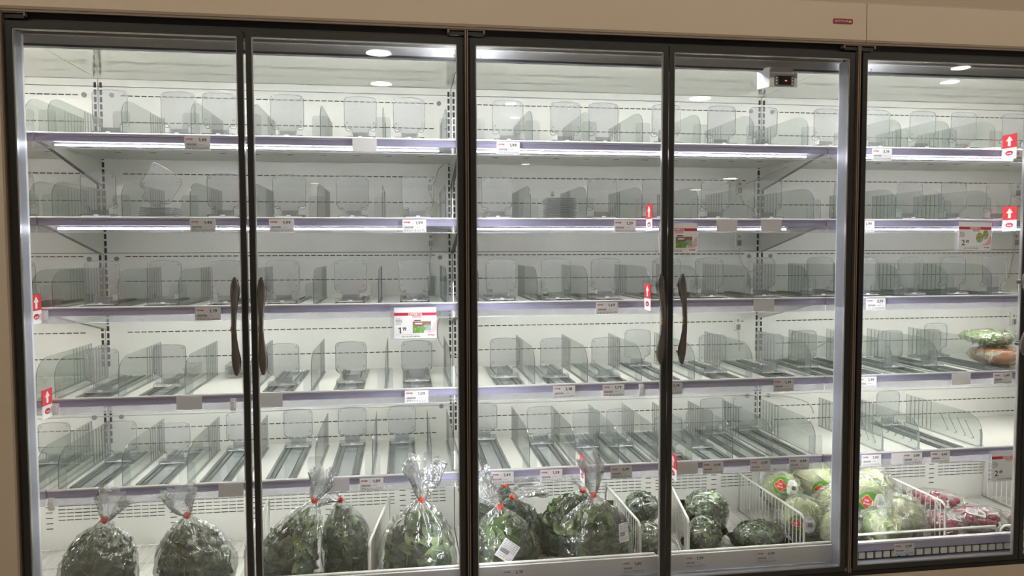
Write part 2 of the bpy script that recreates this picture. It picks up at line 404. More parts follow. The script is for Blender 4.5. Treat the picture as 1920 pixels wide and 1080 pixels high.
    part(MB().box(x0, x1, -.004, .002, 2.0435, 2.0495, 'brown_strip'), 'head_lip')
    # mullions
    for x in posts:
        mu = part(MB().box(x-.0185, x+.0185, .0135, .062, .34, 2.03, 'frame_black'), 'mullion')
        MB().box(x-.0046, x-.0012, -.002, .0140, .34, 2.045, 'brown_strip').box(x+.0012, x+.0046, -.002, .0140, .34, 2.045, 'brown_strip').obj('centre_strip', mu)
        hw = .0222 if abs(x) < .1 else .0285
        MB().box(x-hw, x-.0185, .0135, .062, .345, 2.0, 'seal_grey').box(x+.0185, x+hw, .0135, .062, .345, 2.0, 'seal_grey').box(x-hw, x+hw, .062, .066, .345, 2.0, 'rail_lip').obj('inner_liner', mu)
        for sg in ((-1, 1) if abs(x) < .1 else (1,)):
            if x < 2.4: MB().box(x+sg*hw, x+sg*(hw+.0010), .032, .058, .45, 2.03, 'mullion_led').obj('led_strip', mu)
        for sg in (-1, 1):
            MB().box(x+sg*.006, x+sg*.050, .004, .03, 2.0275, 2.0375, 'frame_black').box(x+sg*.050, x+sg*.055, -.001, .02, 2.0335, 2.0445, 'brown_strip').box(x+sg*.006, x+sg*.055, -.0015, .012, 2.0405, 2.0445, 'brown_strip').obj('hinge_cover', mu)
    # doors
    for d0, d1, side in doors:
        fr = MB(); zt, zb = 2.019, .345; y0, y1 = -.002, .012; sw = .0155
        for u, v in ((d0, d0+sw), (d1-sw, d1)): fr.box(u, v, y0, y1, zb, zt, 'frame_dark')
        fr.box(d0+sw, d1-sw, y0, y1, zt-.0185, zt, 'frame_dark'); fr.box(d0+sw, d1-sw, y0, y1, zb, zb+.0165, 'frame_dark')
        D = part(fr, 'door')
        it = MB(); i0, i1, j0, j1 = d0+sw, d1-sw, zb+.0165, zt-.0185; t = .0030
        for u, v, p, q in ((i0, i0+t, j0, j1), (i1-t, i1, j0, j1), (i0, i1, j0, j0+t), (i0, i1, j1-t, j1)): it.box(u, v, .0005, .0115, p, q, 'frame_inner')
        it.obj('inner_trim', D)
        MB().box(i0+.001, i1-.001, .0035, .0075, j0+.001, j1-.001, 'door_glass').obj('glass_pane', D)
        # handle: a bowed bar with flat lobes at both ends
        hx = d1-.029 if side == 'R' else d0+.036
        hb = MB(); V = []; F = []; n = 14; zz0, zz1 = 1.048, 1.326
        sec = [(0, .003, .003, -.030), (.04, .0085, .007, -.028), (.10, .0125, .010, -.026), (.18, .0130, .011, -.030), (.27, .0100, .0085, -.040), (.38, .0078, .007, -.049),
               (.5, .0070, .0065, -.053), (.62, .0078, .007, -.049), (.73, .0100, .0085, -.040), (.82, .0130, .011, -.030), (.90, .0125, .010, -.026), (.96, .0085, .007, -.028), (1, .003, .003, -.030)]
        for t_, wx, wy, yo in sec:
            for k in range(n):
                an = 2*PI*k/n; V.append((hx+wx*math.cos(an), yo+wy*math.sin(an), zz0+(zz1-zz0)*t_))
        for i in range(len(sec)-1):
            for k in range(n): F.append((i*n+k, i*n+(k+1) % n, (i+1)*n+(k+1) % n, (i+1)*n+k))
        hb.add(V, F, 'metal_handle', True); hb.add(V, [tuple(range(n)), tuple(range((len(sec)-1)*n, len(sec)*n))], 'metal_handle')
        for s_ in (.13, .87): hb.tube([(hx, -.028, zz0+(zz1-zz0)*s_), (hx, .0, zz0+(zz1-zz0)*s_)], .008, 'metal_handle', 10)
        H = hb.obj('handle', D)
        MB().box(hx-.0068, hx-.0020, -.0592, -.050, 1.172, 1.190, 'brass').obj('brass_badge', H)
        # small upright maker's mark in the upper glass corner at the hinge
        mk = MB(); xx = d0+.030 if side == 'R' else d1-.024
        text(mk, 'arneg', 0, 0, .006, 'ink_grey', fn=lambda a, b, xx=xx: (xx+b, .0030, 1.952+a)); mk.obj('maker_mark', D)
    return C, part
CA, partA = make_cabinet('long glass-door refrigerated wall cabinet with nearly empty shelves and salad bags below', -1.9, 1.25, BAYS[:3],
    [(-1.2355, -.6250, 'R'), (-.6172, -.0085, 'L'), (.0140, .6195, 'R'), (.6228, 1.2335, 'L')], [0.0035, 1.25])
CB, partB = make_cabinet('right-hand refrigerated cabinet section holding lettuce and radishes at the bottom', 1.25, 2.5, BAYS[3:],
    [(1.2615, 1.868, 'R'), (1.871, 2.478, 'L')], [2.5])
partA(MB().box(-1.2445, -1.232, .0135, .062, .34, 2.03, 'frame_black').box(-1.2470, -1.2436, -.004, .0135, .34, 2.045, 'brown_strip'), 'end_jamb')
partA(MB().box(-1.232, -1.2205, .0135, .052, .345, 2.0, 'seal_grey').box(-1.232, -1.2205, .052, .062, .345, 2.0, 'rail_lip'), 'jamb_liner')
partA(MB().box(-1.2400, -1.190, .004, .012, 2.0275, 2.0375, 'frame_black').box(-1.190, -1.185, -.001, .012, 2.0335, 2.0445, 'brown_strip').box(-1.2430, -1.185, -.0015, .012, 2.0405, 2.0445, 'brown_strip'), 'hinge_cover')
partA(MB().box(-1.9, -1.247, -.018, .10, 0, 2.05, 'fascia_cream'), 'end_panel')
# maker's badge on the fascia
bd = partA(MB().prism(rrect(1.150, 1.2155, 2.1030, 2.1180, .003), -.0145, -.012, 'Y', 'badge_red'), 'maker_badge')
mk = MB(); text(mk, 'arneg', 1.154, 2.1085, .0062, 'pink', y=-.0150, width=.0575); mk.obj('badge_letters', bd)
# controller hanging under the header
ct = partA(MB().prism(rrect(.986, 1.082, 1.922, 1.966, .003), .074, .079, 'Y', 'clip_white').prism([(.986, .075), (.990, .075), (.971, .122), (.967, .122)], 1.922, 1.985, 'Z', 'clip_white')
    .box(.986, 1.078, .094, .1005, 1.964, 1.992, 'header_grey').box(.986, 1.082, .079, .12, 1.962, 1.966, 'clip_white'), 'temperature_controller')
MB().prism(rrect(1.002, 1.070, 1.9245, 1.9570, .006), .0715, .0740, 'Y', 'button_grey').obj('bezel', ct)
sc_ = MB().prism(rrect(1.0155, 1.0575, 1.9290, 1.9560, .002), .0700, .0716, 'Y', 'display_black').obj('screen', ct)
MB().box(1.038, 1.043, .0694, .0701, 1.9405, 1.9425, 'display_red').box(1.0535, 1.055, .0694, .0701, 1.948, 1.9505, 'display_red').obj('display_dash', sc_) if False else None
MB().box(1.037, 1.043, .0692, .0702, 1.9400, 1.9425, 'display_red').obj('display_dash', ct)
for x in (1.0085, 1.0635):
    for z in (1.951, 1.942, 1.932): MB().disc((x, .0705, z), .0026, 'clip_white', 'Y', 10, .001).obj('button', ct)
# cables, sockets and sensor boxes on the back wall
def cable(part, pts, r=.0028):
    q = []
    P_ = [Vector(p) for p in pts]
    for i in range(len(P_)-1):
        a, b = P_[i], P_[i+1]; ta = (P_[min(i+1, len(P_)-1)]-P_[max(i-1, 0)])*.5; tb = (P_[min(i+2, len(P_)-1)]-P_[i])*.5
        for k in range(6):
            t = k/6; q.append(a*(2*t**3-3*t*t+1)+ta*(t**3-2*t*t+t)+b*(-2*t**3+3*t*t)+tb*(t**3-t*t))
    q.append(P_[-1]); return part(MB().tube(q, r, 'cable_grey', 7), 'cable')
for part, X in ((partA, -.082), (partA, 1.155), (partB, 2.408)):
    for z in (1.65, 1.440) + ((1.10,) if X > 0 else ()):
        s_ = part(MB().prism(rrect(X-.012, X+.012, z-.032, z+.026, .003), YR-.012, YR, 'Y', 'wall_white'), 'socket')
        MB().box(X-.007, X-.002, YR-.020, YR-.011, z-.026, z-.004, 'box_grey').box(X+.002, X+.007, YR-.020, YR-.011, z-.026, z-.004, 'box_grey').box(X-.004, X+.004, YR-.014, YR-.011, z+.006, z+.016, 'box_grey').obj('plug', s_)
    cable(part, [(X, .63, 1.615), (X+.012, .625, 1.585), (X+.045, .62, 1.56), (X+.06, .60, 1.525)])
    cable(part, [(X+.05, .60, 1.72), (X+.03, .62, 1.70), (X+.02, .62, 1.66), (X+.003, .63, 1.64)]) if X < 0 else cable(part, [(X+.07, .40, 1.705), (X+.05, .55, 1.68), (X+.02, .62, 1.66)])
b_ = partA(MB().prism(rrect(-.094, -.067, 1.225, 1.302, .004), YR-.014, YR, 'Y', 'box_grey'), 'sensor_box')
cable(partA, [(-.080, .63, 1.410), (-.082, .625, 1.38), (-.088, .62, 1.345), (-.084, .63, 1.315), (-.081, .635, 1.300)])
cable(partA, [(-.05, .60, 1.16), (-.06, .61, 1.08), (-.03, .61, 1.02), (.03, .62, .985)])
cable(partA, [(1.154, .63, 1.405), (1.156, .62, 1.35), (1.19, .61, 1.31), (1.23, .62, 1.33)])
cable(partA, [(1.154, .63, 1.07), (1.155, .625, 1.03), (1.156, .625, .99)])
cable(partB, [(1.62, .55, 1.19), (1.59, .58, 1.09), (1.48, .60, 1.00), (1.33, .62, .95), (1.27, .63, .945)])
cable(partB, [(1.27, .64, .80), (1.35, .62, .80), (1.44, .60, .775), (1.47, .60, .73)])
cable(partB, [(2.40, .63, 1.41), (2.37, .62, 1.33), (2.36, .62, 1.27)])

# ------------------------------------------------------------------ shelf dividers
def divider_meshes(H, wave=False):
    L0, L1 = .179, .585
    poly = [(L1, 0), (L1, H)]
    for k in range(9):
        t = k/8*PI/2; poly.append((L0+.085-.085*math.sin(t), .068+(H-.068)*math.cos(t)))
    poly.append((L0, 0))
    pn = MB().prism(poly, -.0009, .0009, 'X', 'acrylic', 'acrylic_edge')
    sl = MB(); y = .44
    for k in range(6):
        sl.box(-.0012, .0012, y, y+.0006, .006, H-.003, 'score_dark'); y += .0235
    foot = MB().box(-.006, .006, L0, L1, 0, .0025, 'acrylic_fin')
    if not wave:
        fin = MB().prism(rrect(-.024, .024, 0, .072, .009, 4, (0, 1, 1, 0)), .1755, .1772, 'Y', 'acrylic_fin', 'plate_edge')
    else:
        fin = MB().tube([(0, .179, 0), (0, .179, .05), (0, .183, .068)], .004, 'plate_edge', 6)
        fin.box(-.007, .007, .174, .190, 0, .010, 'acrylic_fin')
        for k, y in enumerate((.215, .255, .30, .345)):
            fin.tube([(0, y+.045, .085), (0, y+.022, .055), (0, y, .028), (0, y+.012, .022)], .0014, 'plate_edge', 5)
    return pn.mesh('panel'), sl.mesh('score_lines'), fin.mesh('front_fin'), foot.mesh('foot')
DA = divider_meshes(.116); DB_ = divider_meshes(.122); DW = divider_meshes(.118, True)
DIV = [[-1.275, -1.214, -1.01, -.814, -.634, -.435, -.244, -.045, .049, .23, .418, .598, .797, .984, 1.182, 1.528, 1.714, 1.892],
[-1.272, -1.211, -1.017, -.823, -.644, -.448, -.249, -.05, .224, .41, .598, .792, .991, 1.208, 1.514, 1.7, 1.883],
[-1.274, -1.219, -1.035, -.862, -.653, -.464, -.264, -.05, .053, .245, .414, .624, .791, .981, 1.192, 1.341, 1.537, 1.719, 1.896],
[-1.272, -1.221, -1.042, -.851, -.658, -.475, -.245, -.038, .237, .414, .599, .785, .991, 1.207, 1.347, 1.511, 1.689, 1.875],
[-1.28, -1.22, -1.039, -.85, -.681, -.466, -.289, -.103, -.030, .219, .373, .521, .655, .778, .925, 1.069, 1.228, 1.483, 1.624, 1.873]]
for i, row in enumerate(DIV):
    cnt = {}
    for X in row:
        d = seen_door(X, .178); cnt[d] = cnt.get(d, 0)+1; o_ = ORD[cnt[d]-1]
        wave = i == 4 and X > 1.3
        t = thing('shelf_divider', ('clear slotted divider, %s from left behind the %s glass door, lowest shelf' % (o_, DRN[d])) if wave else
                  'clear plastic divider, %s from left behind the %s glass door, %s shelf' % (o_, DRN[d], SHN[i]), 'divider', (X, 0, SZ[i]-.0058), 'clear dividers on the %s shelf' % SHN[i])
        for n_, me in zip(('panel', 'score_lines', 'front_fin' if not wave else 'front_post', 'foot'), DW if wave else (DA if i < 3 else DB_)):
            link(n_, me, t)

# ------------------------------------------------------------------ pusher trays: ribbed track, sled, upright plate
def track_mesh():
    m = MB()
    for sx in (-.034, .034):
        s = 1 if sx > 0 else -1
        m.box(sx+s*.004, sx+s*.0135, .186, .585, .0005, .0065, 'track_plastic')
        m.box(sx-.010, sx+.010, .186, .585, .0004, .0012, 'track_band')
        m.box(sx-s*.0125, sx-s*.0110, .186, .585, .0005, .0055, 'score_dark')
        m.box(sx+s*.0030, sx+s*.0040, .186, .585, .0005, .0060, 'score_dark')
        y = .190
        while y < .58: m.box(sx-.0095 if s > 0 else sx-.0025, sx+.0025 if s > 0 else sx+.0095, y, y+.0018, .0012, .0030, 'rib_grey'); y += .0095
        m.box(sx-.013, sx+.013, .182, .188, .0005, .006, 'sled_plastic')
    return m.mesh('track')
TRK = track_mesh(); BAND = MB().box(-.021, .021, .184, .588, .0005, .0015, 'track_band').mesh('spring_band')
SLD = MB().prism([(-.020, .008), (-.016, .0155), (.020, .0165), (.024, .008)], -.047, .047, 'X', 'sled_plastic', 'sled_plastic').box(-.040, .040, -.026, -.019, .008, .0105, 'clip_white').box(-.024, .024, .008, .012, .0165, .030, 'sled_plastic').box(-.006, .006, -.0215, -.0195, .0105, .0145, 'clip_white').mesh('sled')
def plate_mesh():
    o = [(.027, .014), (.027, .034)] + [(.041, .036), (.047, .040), (.050, .046)] + rrect(-.050, .050, .045, .140, .013, 5)[6:18][0:12]
    out = [(.0265, .012), (.0265, .036), (.030, .040), (.043, .0405), (.049, .046), (.050, .055), (.050, .124)]
    out += [(.037+.013*math.cos(a), .125+.013*math.sin(a)) for a in (.3, .7, 1.1, 1.45)]
    out += [(.015, .1405), (0, .141)]
    out += [(-x, z) for x, z in reversed(out[:-1])]
    m = MB().prism(out, -.0011, .0011, 'Y', 'plate_clear', 'plate_edge')
    m.tube([(x, -.0013, z) for x, z in out]+[(out[0][0], -.0013, out[0][1])], .0008, 'plate_rim', 4, False)
    for s in (-1, 1):
        for z in (.128, .058): m.disc((s*.0415, -.0016, z), .0030, 'plate_clear', 'Y', 10, .0005)
        m.tube([(s*.0485, .001, .052), (s*.0475, .016, .043), (s*.043, .018, .035), (s*.033, .010, .034), (s*.029, .002, .040)], .0011, 'plate_edge', 5)
    return m.mesh('plate')
PLT = plate_mesh()
PUSH = []
PL1 = [-1.056, -.861, -.741, -.539, -.315, -.162, .156, .348, .476, .693, .889, 1.04, 1.276, 1.461, 1.64, 1.80, 2.004]
PL2 = [-1.33, -1.099, -.734, -.538, -.343, -.137, .120, .474, .663, .872, 1.065, 1.36, 1.60, 1.775, 1.955]
PL3 = [-1.34, -1.10, -.92, -.735, -.564, -.354, -.150, .134, .320, .490, .706, .858, 1.05, 1.27, 1.44, 1.62, 1.79, 1.96]
for i, l in enumerate((PL1, PL2, PL3)):
    for X in l: PUSH.append((i, X, (.215, .222, .235)[i]))
for X, Y in ((-1.12, .262), (-.939, .33), (-.577, .292), (-.361, .305), (-.144, .30), (.158, .322), (.328, .295), (.504, .277), (.69, .50), (.902, .30), (1.104, .27), (1.285, .36), (1.43, .30), (1.60, .31), (1.765, .32), (1.79+.16, .52)): PUSH.append((3, X, Y))
for X, Y in ((-1.36, .48), (-1.145, .47), (-.957, .42), (-.770, .555), (-.572, .570), (-.378, .570), (-.197, .570), (.110, .570), (.311, .475), (.466, .40), (.590, .395), (.720, .25), (.868, .33), (1.000, .52), (1.150, .55), (1.76, .54)): PUSH.append((4, X, Y))
PUSH.sort(); cnt = {}
for i, X, Y in PUSH:
    d = seen_door(X, Y); c_ = cnt[(i, d)] = cnt.get((i, d), 0)+1
    st = ('standing upright at the front' if Y < .25 else 'halfway back' if Y < .45 else 'slid to the back')
    t = thing('pusher_tray', 'clear spring pusher plate and track, %s from left behind %s door, %s shelf' % (ORD[c_-1], DRN[d], SHN[i]), 'pusher', (X, 0, SZ[i]-.0055), 'spring pushers on the %s shelf' % SHN[i])
    link('track', TRK, t); link('spring_band', BAND, t)
    link('sled', SLD, t, (0, Y, 0)); link('plate', PLT, t, (0, Y+.004, .001))
# spare plates lying in little stacks
def lying(mb_name='spare_plate'):
    return MB().prism(rrect(-.048, .048, -.055, .055, .010), 0, .0028, 'Z', 'plate_clear', 'plate_edge').mesh(mb_name)
LY = lying()
for X, Y, Z0, n, st, lab, grp, js in ((-.925, .245, SZ[1]-.004, 6, .0058, 'clear spare plate, %s from the bottom of the small stack behind the leftmost door', 'stack of spare plates behind the leftmost door', .003),
        (.332, .245, SZ[1]-.004, 13, .0056, 'clear spare plate, %s from the bottom of the taller stack behind the third door', 'stack of spare plates behind the third door', .002),
        (-.755, .52, SZ[3]+.004, 6, .0065, 'clear spare plate, %s from the bottom of the pile at the back of fourth shelf', 'spare plates at the back of the fourth shelf', .003)):
    for k in range(n):
        o = link('spare_plate', LY, None, (X+random.uniform(-js, js), Y+random.uniform(-js, js), Z0+.002+k*st)); o.rotation_euler.z = random.uniform(-.04, .04)
        o['label'] = lab % ORD[k]; o['category'] = 'plate'; o['group'] = grp
o = link('spare_plate', PLT, None, (-.955, .215, SZ[1]+.036)); o.rotation_euler = (.45, .62, .1)
o['label'] = 'clear plate leaning askew on top of the small stack of spare plates'; o['category'] = 'plate'; o['group'] = 'spare plates on the second shelf'
for s, X in ((0, .318), (1, .352)):
    o = link('plate_clip', MB().box(-.004, .004, -.003, .003, 0, .016, 'sled_plastic').box(-.006, .006, -.004, .004, .0, .004, 'sled_plastic').mesh('plate_clip'), None, (X-.018+s*.02, .20, SZ[1]+.0730))
    o['label'] = 'small clear tab standing %s on the taller stack of spare plates' % ('left' if s == 0 else 'right'); o['category'] = 'clip'

# ------------------------------------------------------------------ price labels
LW, LH = .074, .0395
def logo_red(mb, x, z, h, y, wd, m='logo_red'): return text(mb, 'coop', x, z, h, m, y=y, width=wd, bold=.035)
CARD = {k: MB().box(-LW/2, LW/2, 0, .0008, -LH/2, LH/2, k).mesh('card') for k in ('paper', 'paper_grey')}
lg = MB(); logo_red(lg, -.033, .0095, .0058, -.0003, .0205); LOGO = lg.mesh('logo')
bc = MB(); x = -.031
rs = random.Random(3)
while x < -.002: w_ = rs.choice((.0006, .0009, .0015)); bc.box(x, x+w_, -.0004, -.0001, -.0075, -.0015, 'ink_grey'); x += w_+rs.choice((.0007, .0011))
x = .004
for w_ in (.002, .003, .002, .0022): bc.box(x, x+w_, -.0004, -.0001, -.0052, -.0040, 'ink_grey'); x += w_+.0012
for z in (-.0128, -.0165):
    x = -.031
    while x < .030: w_ = rs.uniform(.002, .007); bc.box(x, min(x+w_, .033), -.0004, -.0001, z-.0009, z+.0007, 'ink_grey'); x += w_+rs.uniform(.0008, .004)
BARC = bc.mesh('small_print')
PRICE = {}
def price_label(X, Y, Z, txt, kind, label, tilt=0):
    t = thing('price_label', label, 'price label', (X, Y, Z), 'shelf-edge price labels'); t.rotation_euler.y = tilt
    link('card', CARD[kind], t)
    if txt:
        link('logo', LOGO, t); link('small_print', BARC, t)
        if txt not in PRICE:
            m = MB(); text(m, txt, .004, .0052, .0088, 'ink', y=-.0004, width=.0225, bold=.02); PRICE[txt] = m.mesh('price')
        link('price', PRICE[txt], t)
LAB = [[(-.793, '1,48', 1), (-.3, '', 0), (.149, '1,99', 0), (1.445, '3,19', 0), (1.985, '3,19', 1)],
[(-.783, '1,48', 1), (-.553, '1,99', 0), (-.15, '1,99', 0), (.534, '1,39', 0), (.886, '', 1), (1.044, '', 1), (1.385, '2,99', 0)],
[(-.774, '1,19', 1), (.474, '1,69', 0), (1.021, '', 1), (1.434, '3,19', 0)],
[(-.835, '', 1), (-.597, '', 1), (-.148, '1,09', 0), (.331, '1,18', 0), (.497, '1,79', 0), (.698, '2,19', 1), (1.097, '1,19', 1), (1.406, '2,99', 0), (1.77, '', 0), (1.935, '1,49', 0)],
[(-.719, '', 1), (-.398, '', 1), (-.292, '1,89', 0), (.126, '1,49', 0), (.288, '1,39', 0), (.525, '0,99', 1), (.755, '', 1), (.846, '0,99', 1), (1.016, '0,99', 1), (1.158, '0,99', 1), (1.43, '1,99', 0), (1.545, '', 0), (1.588, '3,99', 0), (1.696, '4,49', 0)]]
for i, row in enumerate(LAB):
    c0 = {}; nb = {}
    for j, (X, tx, g) in enumerate(row):
        o_ = ORD[j]
        lab = ('price label %s, %s label from the left along the %s shelf edge' % (tx, o_, SHN[i])) if tx else 'blank %s label card, %s label from the left along the %s shelf edge' % ('grey' if g else 'white', o_, SHN[i])
        if (i, X) == (4, 1.545): price_label(X, .1612, SZ[i]-.0245, tx, 'paper', lab); continue
        price_label(X, .1595, SZ[i]-.0235-(.002 if tx else 0), tx, 'paper_grey' if g else 'paper', lab, random.uniform(-.012, .012))
for j, (X, tx, Z) in enumerate(((.148, '2,19', .384), (.533, '1,60', .386), (.742, '1,99', .390), (.988, '0,99', .390), (1.483, '0,99', .384))):
    price_label(X, .0495, Z, tx, 'paper_grey', 'price label %s, %s from the left on the trough front panel at the bottom' % (tx, ORD[j]))

# ------------------------------------------------------------------ offer cards in clear sleeves
def offer(X, Y, Zc, w_, h_, label, euro, cents, pic, tilt=0):
    t = thing('offer_card', label, 'offer card', (X, Y, Zc), 'promotional offer cards'); t.rotation_euler.y = tilt
    MB().box(-w_/2-.012, w_/2+.004, .0012, .0022, -h_/2-.003, h_/2+.006, 'sleeve').obj('sleeve', t)
    card = MB().box(-w_/2, w_/2, 0, .0008, -h_/2, h_/2, 'paper_offer').obj('card', t)
    zb = h_/2-.17*h_
    MB().box(-w_/2, w_/2, -.0004, 0, zb-.095*h_, zb, 'offer_red').obj('red_band', t)
    m = MB(); text(m, 'OFFERTA', 0, zb-.086*h_, .075*h_, 'white_ink', y=-.0006, width=.34*w_, mid=True, bold=.03); m.obj('heading', t)
    # pink swoosh
    MB().box(-.07*w_, .14*w_, -.00035, 0, zb-.17*h_, zb-.095*h_, 'pink').prism([(a*w_, b*h_) for a, b in ((.498, .06), (.498, -.26), (.44, -.31), (.33, -.325), (.20, -.315), (.34, -.24), (.40, -.14), (.43, -.02))], -.00035, 0, 'Y', 'pink').obj('swoosh', t)
    m = MB()
    if euro:
        x2 = text(m, euro, -w_*.40, -h_*.33, .19*h_, 'ink', y=-.0006, bold=.012)
        text(m, ',', x2+.012*w_, -h_*.31, .10*h_, 'ink', y=-.0006, bold=.01)
        text(m, cents, x2+.032*w_, -h_*.245, .105*h_, 'ink', y=-.0006, width=.095*w_, bold=.025)
        m.obj('price', t)
        sp = MB(); r = random.Random(5)
        for k in range(5):
            x = -w_*.465
            while x < -w_*(.36 if k in (0, 4) else .33): l = r.uniform(.012, .03)*w_*2; sp.box(x, x+l*.6, -.0004, 0, h_*(.125-.042*k), h_*(.145-.042*k), 'ink_grey'); x += l*.6+.0015
        sp.obj('small_print', t)
    m = MB(); logo_red(m, w_*.285, -h_*.415, .052*h_, -.0006, .17*w_); m.obj('logo', t)
    m = MB(); m.box(-w_*.46, w_*.24, -.0004, 0, -h_*.378, -h_*.374, 'ink_grey'); text(m, 'DAL 15 AL 28 OTTOBRE 2025', -w_*.32, -h_*.455, .042*h_, 'ink', y=-.0005, width=.43*w_, bold=.01); m.obj('date_line', t)
    for (x, z, a, b, kinds) in pic:
        pm = MB()
        if kinds == 'bag':
            pm.box(x*w_, (x+a)*w_, -.0009, -.0005, z*h_, (z+b*.48)*h_, 'pack_green').box(x*w_, (x+a)*w_, -.0009, -.0005, (z+b*.48)*h_, (z+b*.82)*h_, 'pack_brown').box(x*w_, (x+a)*w_, -.0009, -.0005, (z+b*.82)*h_, (z+b)*h_, 'paper')
            pm.box((x+a*.12)*w_, (x+a*.70)*w_, -.0011, -.0009, (z+b*.86)*h_, (z+b*.93)*h_, 'ink').box((x+a*.20)*w_, (x+a*.80)*w_, -.0011, -.0009, (z+b*.62)*h_, (z+b*.70)*h_, 'white_ink').box((x+a*.15)*w_, (x+a*.85)*w_, -.0011, -.0009, (z+b*.54)*h_, (z+b*.57)*h_, 'logo_red')
            rq = random.Random(9)
            for _ in range(16):
                u_, v_ = x+a*rq.uniform(.04, .86), z+b*rq.uniform(.02, .40); pm.box(u_*w_, (u_+a*.10)*w_, -.0011, -.0009, v_*h_, (v_+b*.06)*h_, rq.choice(('leaf_light', 'leaf_mid', 'lettuce', 'stem_pale', 'leaf_dark')))
        elif kinds == 'bag2':
            pm.box(x*w_, (x+a)*w_, -.0008, -.0004, z*h_, (z+b*.5)*h_, 'pack_teal').box(x*w_, (x+a)*w_, -.0008, -.0004, (z+b*.5)*h_, (z+b*.82)*h_, 'pack_brown').box(x*w_, (x+a)*w_, -.0008, -.0004, (z+b*.82)*h_, (z+b)*h_, 'paper')
        elif kinds == 'bowl':
            pm.prism([(x*w_+a*w_*math.cos(q)/2, z*h_+b*h_*math.sin(q)/2) for q in [2*PI*k/20 for k in range(20)]], -.0008, -.0004, 'Y', 'pack_olive')
            pm.prism([(x*w_+a*w_*.42*math.cos(q), z*h_-b*h_*.10+b*h_*.36*math.sin(q)) for q in [PI+PI*k/10 for k in range(11)]], -.0010, -.0008, 'Y', 'pack_teal')
        else:
            pm.prism([(x*w_+a*w_*math.cos(q)/2, z*h_+b*h_*math.sin(q)/2) for q in [2*PI*k/20 for k in range(20)]], -.0008, -.0004, 'Y', 'paper_grey')
            pm.prism([(x*w_+a*w_*.46*math.cos(q), z*h_-b*h_*.12+b*h_*.40*math.sin(q)) for q in [PI+PI*k/10 for k in range(11)]], -.0010, -.0008, 'Y', 'pack_teal')
        pm.obj('product_picture', t)
bags_pic = [(.20, -.25, .17, .36, 'bag2'), (-.06, -.33, .27, .46, 'bag')]
offer(-.150, .150, 1.1715, .132, .098, 'red and white OFFERTA card priced 1,19 below the middle shelf, second door', '1', '19', bags_pic)
offer(.712, .150, 1.437, .132, .098, 'OFFERTA card with salad bag picture partly behind the third and fourth door frame', '', '', bags_pic)
offer(1.800, .150, 1.443, .128, .098, 'OFFERTA card priced 2,49 with two bowls below the second shelf at right', '2', '49', [(.32, .06, .17, .34, 'bowl'), (.14, -.05, .22, .36, 'bowl')], .02)
offer(1.958, .150, .6195, .132, .108, 'OFFERTA card priced 2,49 hanging by the lowest shelf at far right', '2', '49', [(.30, -.05, .26, .34, 'bowl2')])

# ------------------------------------------------------------------ red arrow flags standing out from the rail on clips
def flag(X, Zc, label):
    t = thing('arrow_flag', label, 'flag', (X, .13, Zc), 'red arrow flags on the shelf edges')
    MB().box(-.0005, .0005, -.031, .031, -.043, .043, 'white_ink').obj('card', t)
    MB().box(-.0009, .0009, -.031, .031, -.004, .043, 'flag_red').obj('red_field', t)
    ar = [(-.006, .002), (.006, .002), (.006, .020), (.015, .020), (0, .037), (-.015, .020), (-.006, .020)]
    MB().prism(ar, -.0013, .0013, 'X', 'white_ink').obj('arrow', t)
    ov = [(.017*math.cos(2*PI*k/18), -.022+.0085*math.sin(2*PI*k/18)) for k in range(18)]
    MB().prism(ov, -.0010, .0010, 'X', 'logo_red').obj('oval', t)
    m = MB(); V, Fc, wd = glyphs('coop', .03); k = .0195/wd
    for s in (-1, 1): m.add([(s*.0014, s*(a*k-.00975), -.0246+b*.0072) for a, b in V], Fc, 'white_ink')
    m.obj('oval_letters', t)
    MB().box(.001, .018, .029, .0335, -.038, -.006, 'clip_white').box(.004, .014, .0255, .029, -.032, -.012, 'paper').box(.0, .003, .020, .034, -.030, -.014, 'clip_white').obj('clip', t)
for X, Z, l in ((-1.243, 1.232, 'red arrow flag on the middle shelf edge at the far left'), (-1.222, .955, 'red arrow flag on the fourth shelf edge at the far left'), (.606, 1.503, 'red arrow flag on the second shelf edge beside the third door frame'),
        (.602, 1.245, 'red arrow flag on the middle shelf edge beside the third door handle'), (1.907, 1.753, 'red arrow flag on the top shelf edge at the far right'), (1.916, 1.503, 'red arrow flag on the second shelf edge at the far right'),
        (.385, .686, 'red arrow flag on the lowest shelf edge above the tied spinach bags'), (.694, .681, 'red arrow flag on the lowest shelf edge half hidden by the door frame')):
    flag(X, Z, l)
for X, Z, l in ((-1.232, .647, 'white plastic clip without flag on the lowest shelf edge at left'), (-.706, .930, 'white plastic clip without flag on the fourth shelf edge beside the second door'), (.592, .935, 'white plastic clip without flag on the fourth shelf edge, third door')):
    o = MB().prism(rrect(-.0085, .0085, -.019, .019, .003), 0, .005, 'Y', 'clip_white').box(-.005, .005, -.003, 0, -.010, .010, 'paper').obj('rail_clip', None, label=l, category='clip'); o.location = (X, .154, Z)

